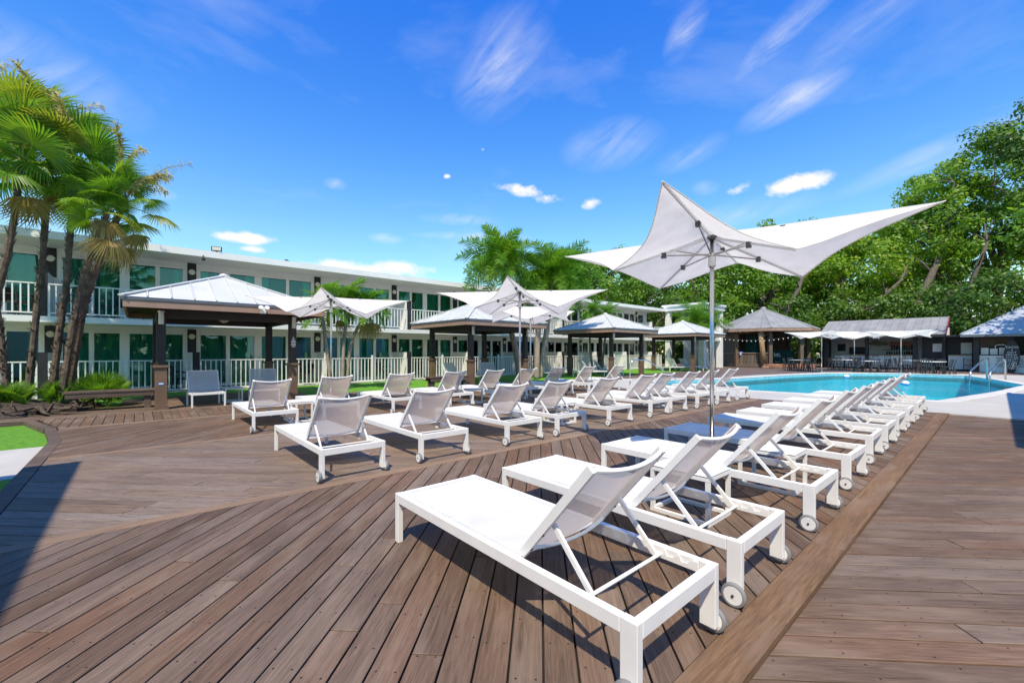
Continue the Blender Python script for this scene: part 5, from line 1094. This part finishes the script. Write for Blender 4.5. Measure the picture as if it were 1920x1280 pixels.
for i, (u, v, H, rx, rz, lb) in enumerate(UB): broad_tree(u, v, H, rx, rz, lb, 70 + i, 'darktree', 90, 80, .30, zc=rz * 1.08, grp='low trees behind the huts', rt=.2)
# far wood behind everything
def far_wood():
    rr = random.Random(99); vs, fs = [], []
    for k in range(15000):
        t = rr.random(); u, v = 40 + 56 * t + rr.gauss(0, 2), 52 - 74 * t + rr.gauss(0, 2); o = Vector((u, v, min(abs(rr.gauss(0, 1)), 1.9) * 5.0)); n = Vector((rr.gauss(0, 1) - .6, rr.gauss(0, 1) - .6, rr.gauss(0, 1) + .6)).normalized(); a = n.cross(Vector((rr.gauss(0, 1), rr.gauss(0, 1), rr.gauss(0, 1)))).normalized(); b = n.cross(a); L = rr.uniform(.5, 1.1); q = len(vs)
        vs += [o - a * L * .5, o + b * L * .35, o + a * L * .5, o - b * L * .35]; fs.append((q, q + 1, q + 2, q + 3))
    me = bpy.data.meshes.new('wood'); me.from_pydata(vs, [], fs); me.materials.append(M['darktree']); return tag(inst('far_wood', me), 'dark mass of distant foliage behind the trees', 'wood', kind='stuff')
far_wood()
def back_belt():  # foliage added out of view so the lower motel windows reflect dark green
    rr = random.Random(98); vs, fs = [], []
    for k in range(9000):
        t = rr.random(); o = Vector((-45 + 110 * t, -34 + rr.gauss(0, 2), min(abs(rr.gauss(0, 1)), 2) * 4.5)); n = Vector((rr.gauss(0, 1), rr.gauss(0, 1) + .6, rr.gauss(0, 1) + .6)).normalized(); a = n.cross(Vector((rr.gauss(0, 1), rr.gauss(0, 1), rr.gauss(0, 1)))).normalized(); b = n.cross(a); L = rr.uniform(.7, 1.6); q = len(vs)
        vs += [o - a * L * .5, o + b * L * .35, o + a * L * .5, o - b * L * .35]; fs.append((q, q + 1, q + 2, q + 3))
    me = bpy.data.meshes.new('wood'); me.from_pydata(vs, [], fs); me.materials.append(M['darktree']); return tag(inst('reflection_belt', me), 'unseen belt of trees added opposite the motel for its window reflections', 'wood', kind='stuff')
back_belt()
broad_tree(39.8, -5.6, 12.3, 4.2, 3.6, 'tree beside the taco stand, dappling its roof with shade', 60, 'tree', 70, 60, .34, grp='tree shading the taco stand')
tv = broad_tree(15.5, 30.0, 6.7, 1.2, 1.1, 'small treetop peeking over the motel roof', 91, 'darktree', 26, 60, .25, grp='treetops over the motel roof', rt=.12)
# ------------------------------------------------------------------ neighbouring buildings whose shadows reach the deck
def neighbour(u0, u1, v0, v1, H, lb, n):
    b = empty('side_building', ((u0 + u1) / 2, (v0 + v1) / 2, 0), 0, lb, 'building'); cx, cy = (u0 + u1) / 2, (v0 + v1) / 2
    def q(mb, nm, m): o = mb.build(nm, m, b); o.location = (-cx, -cy, 0)
    q(MB().box(u0 + .3, u1 - .3, v0 + .3, v1 - .3, -.1, H - .2), 'wall', M['whitewall']); q(MB().box(u0, u1, v0, v1, H - .199, H), 'roof', M['whitetrim'])
    for k in range(n):
        vv = v0 + 1.2 + (v1 - v0 - 2.4) * k / max(1, n - 1); q(MB().box(u1 - .31, u1 - .28, vv - .5, vv + .5, .9, 2.1), 'window', M['dark'])
    return b
neighbour(-11, -2.95, -6.5, 5.55, 5.0, 'white flat-roofed building left of the deck, shading its left edge', 3)
neighbour(7.9, 20, -9, -1.92, 4.0, 'white flat-roofed building right of the deck, shading its right edge', 2)
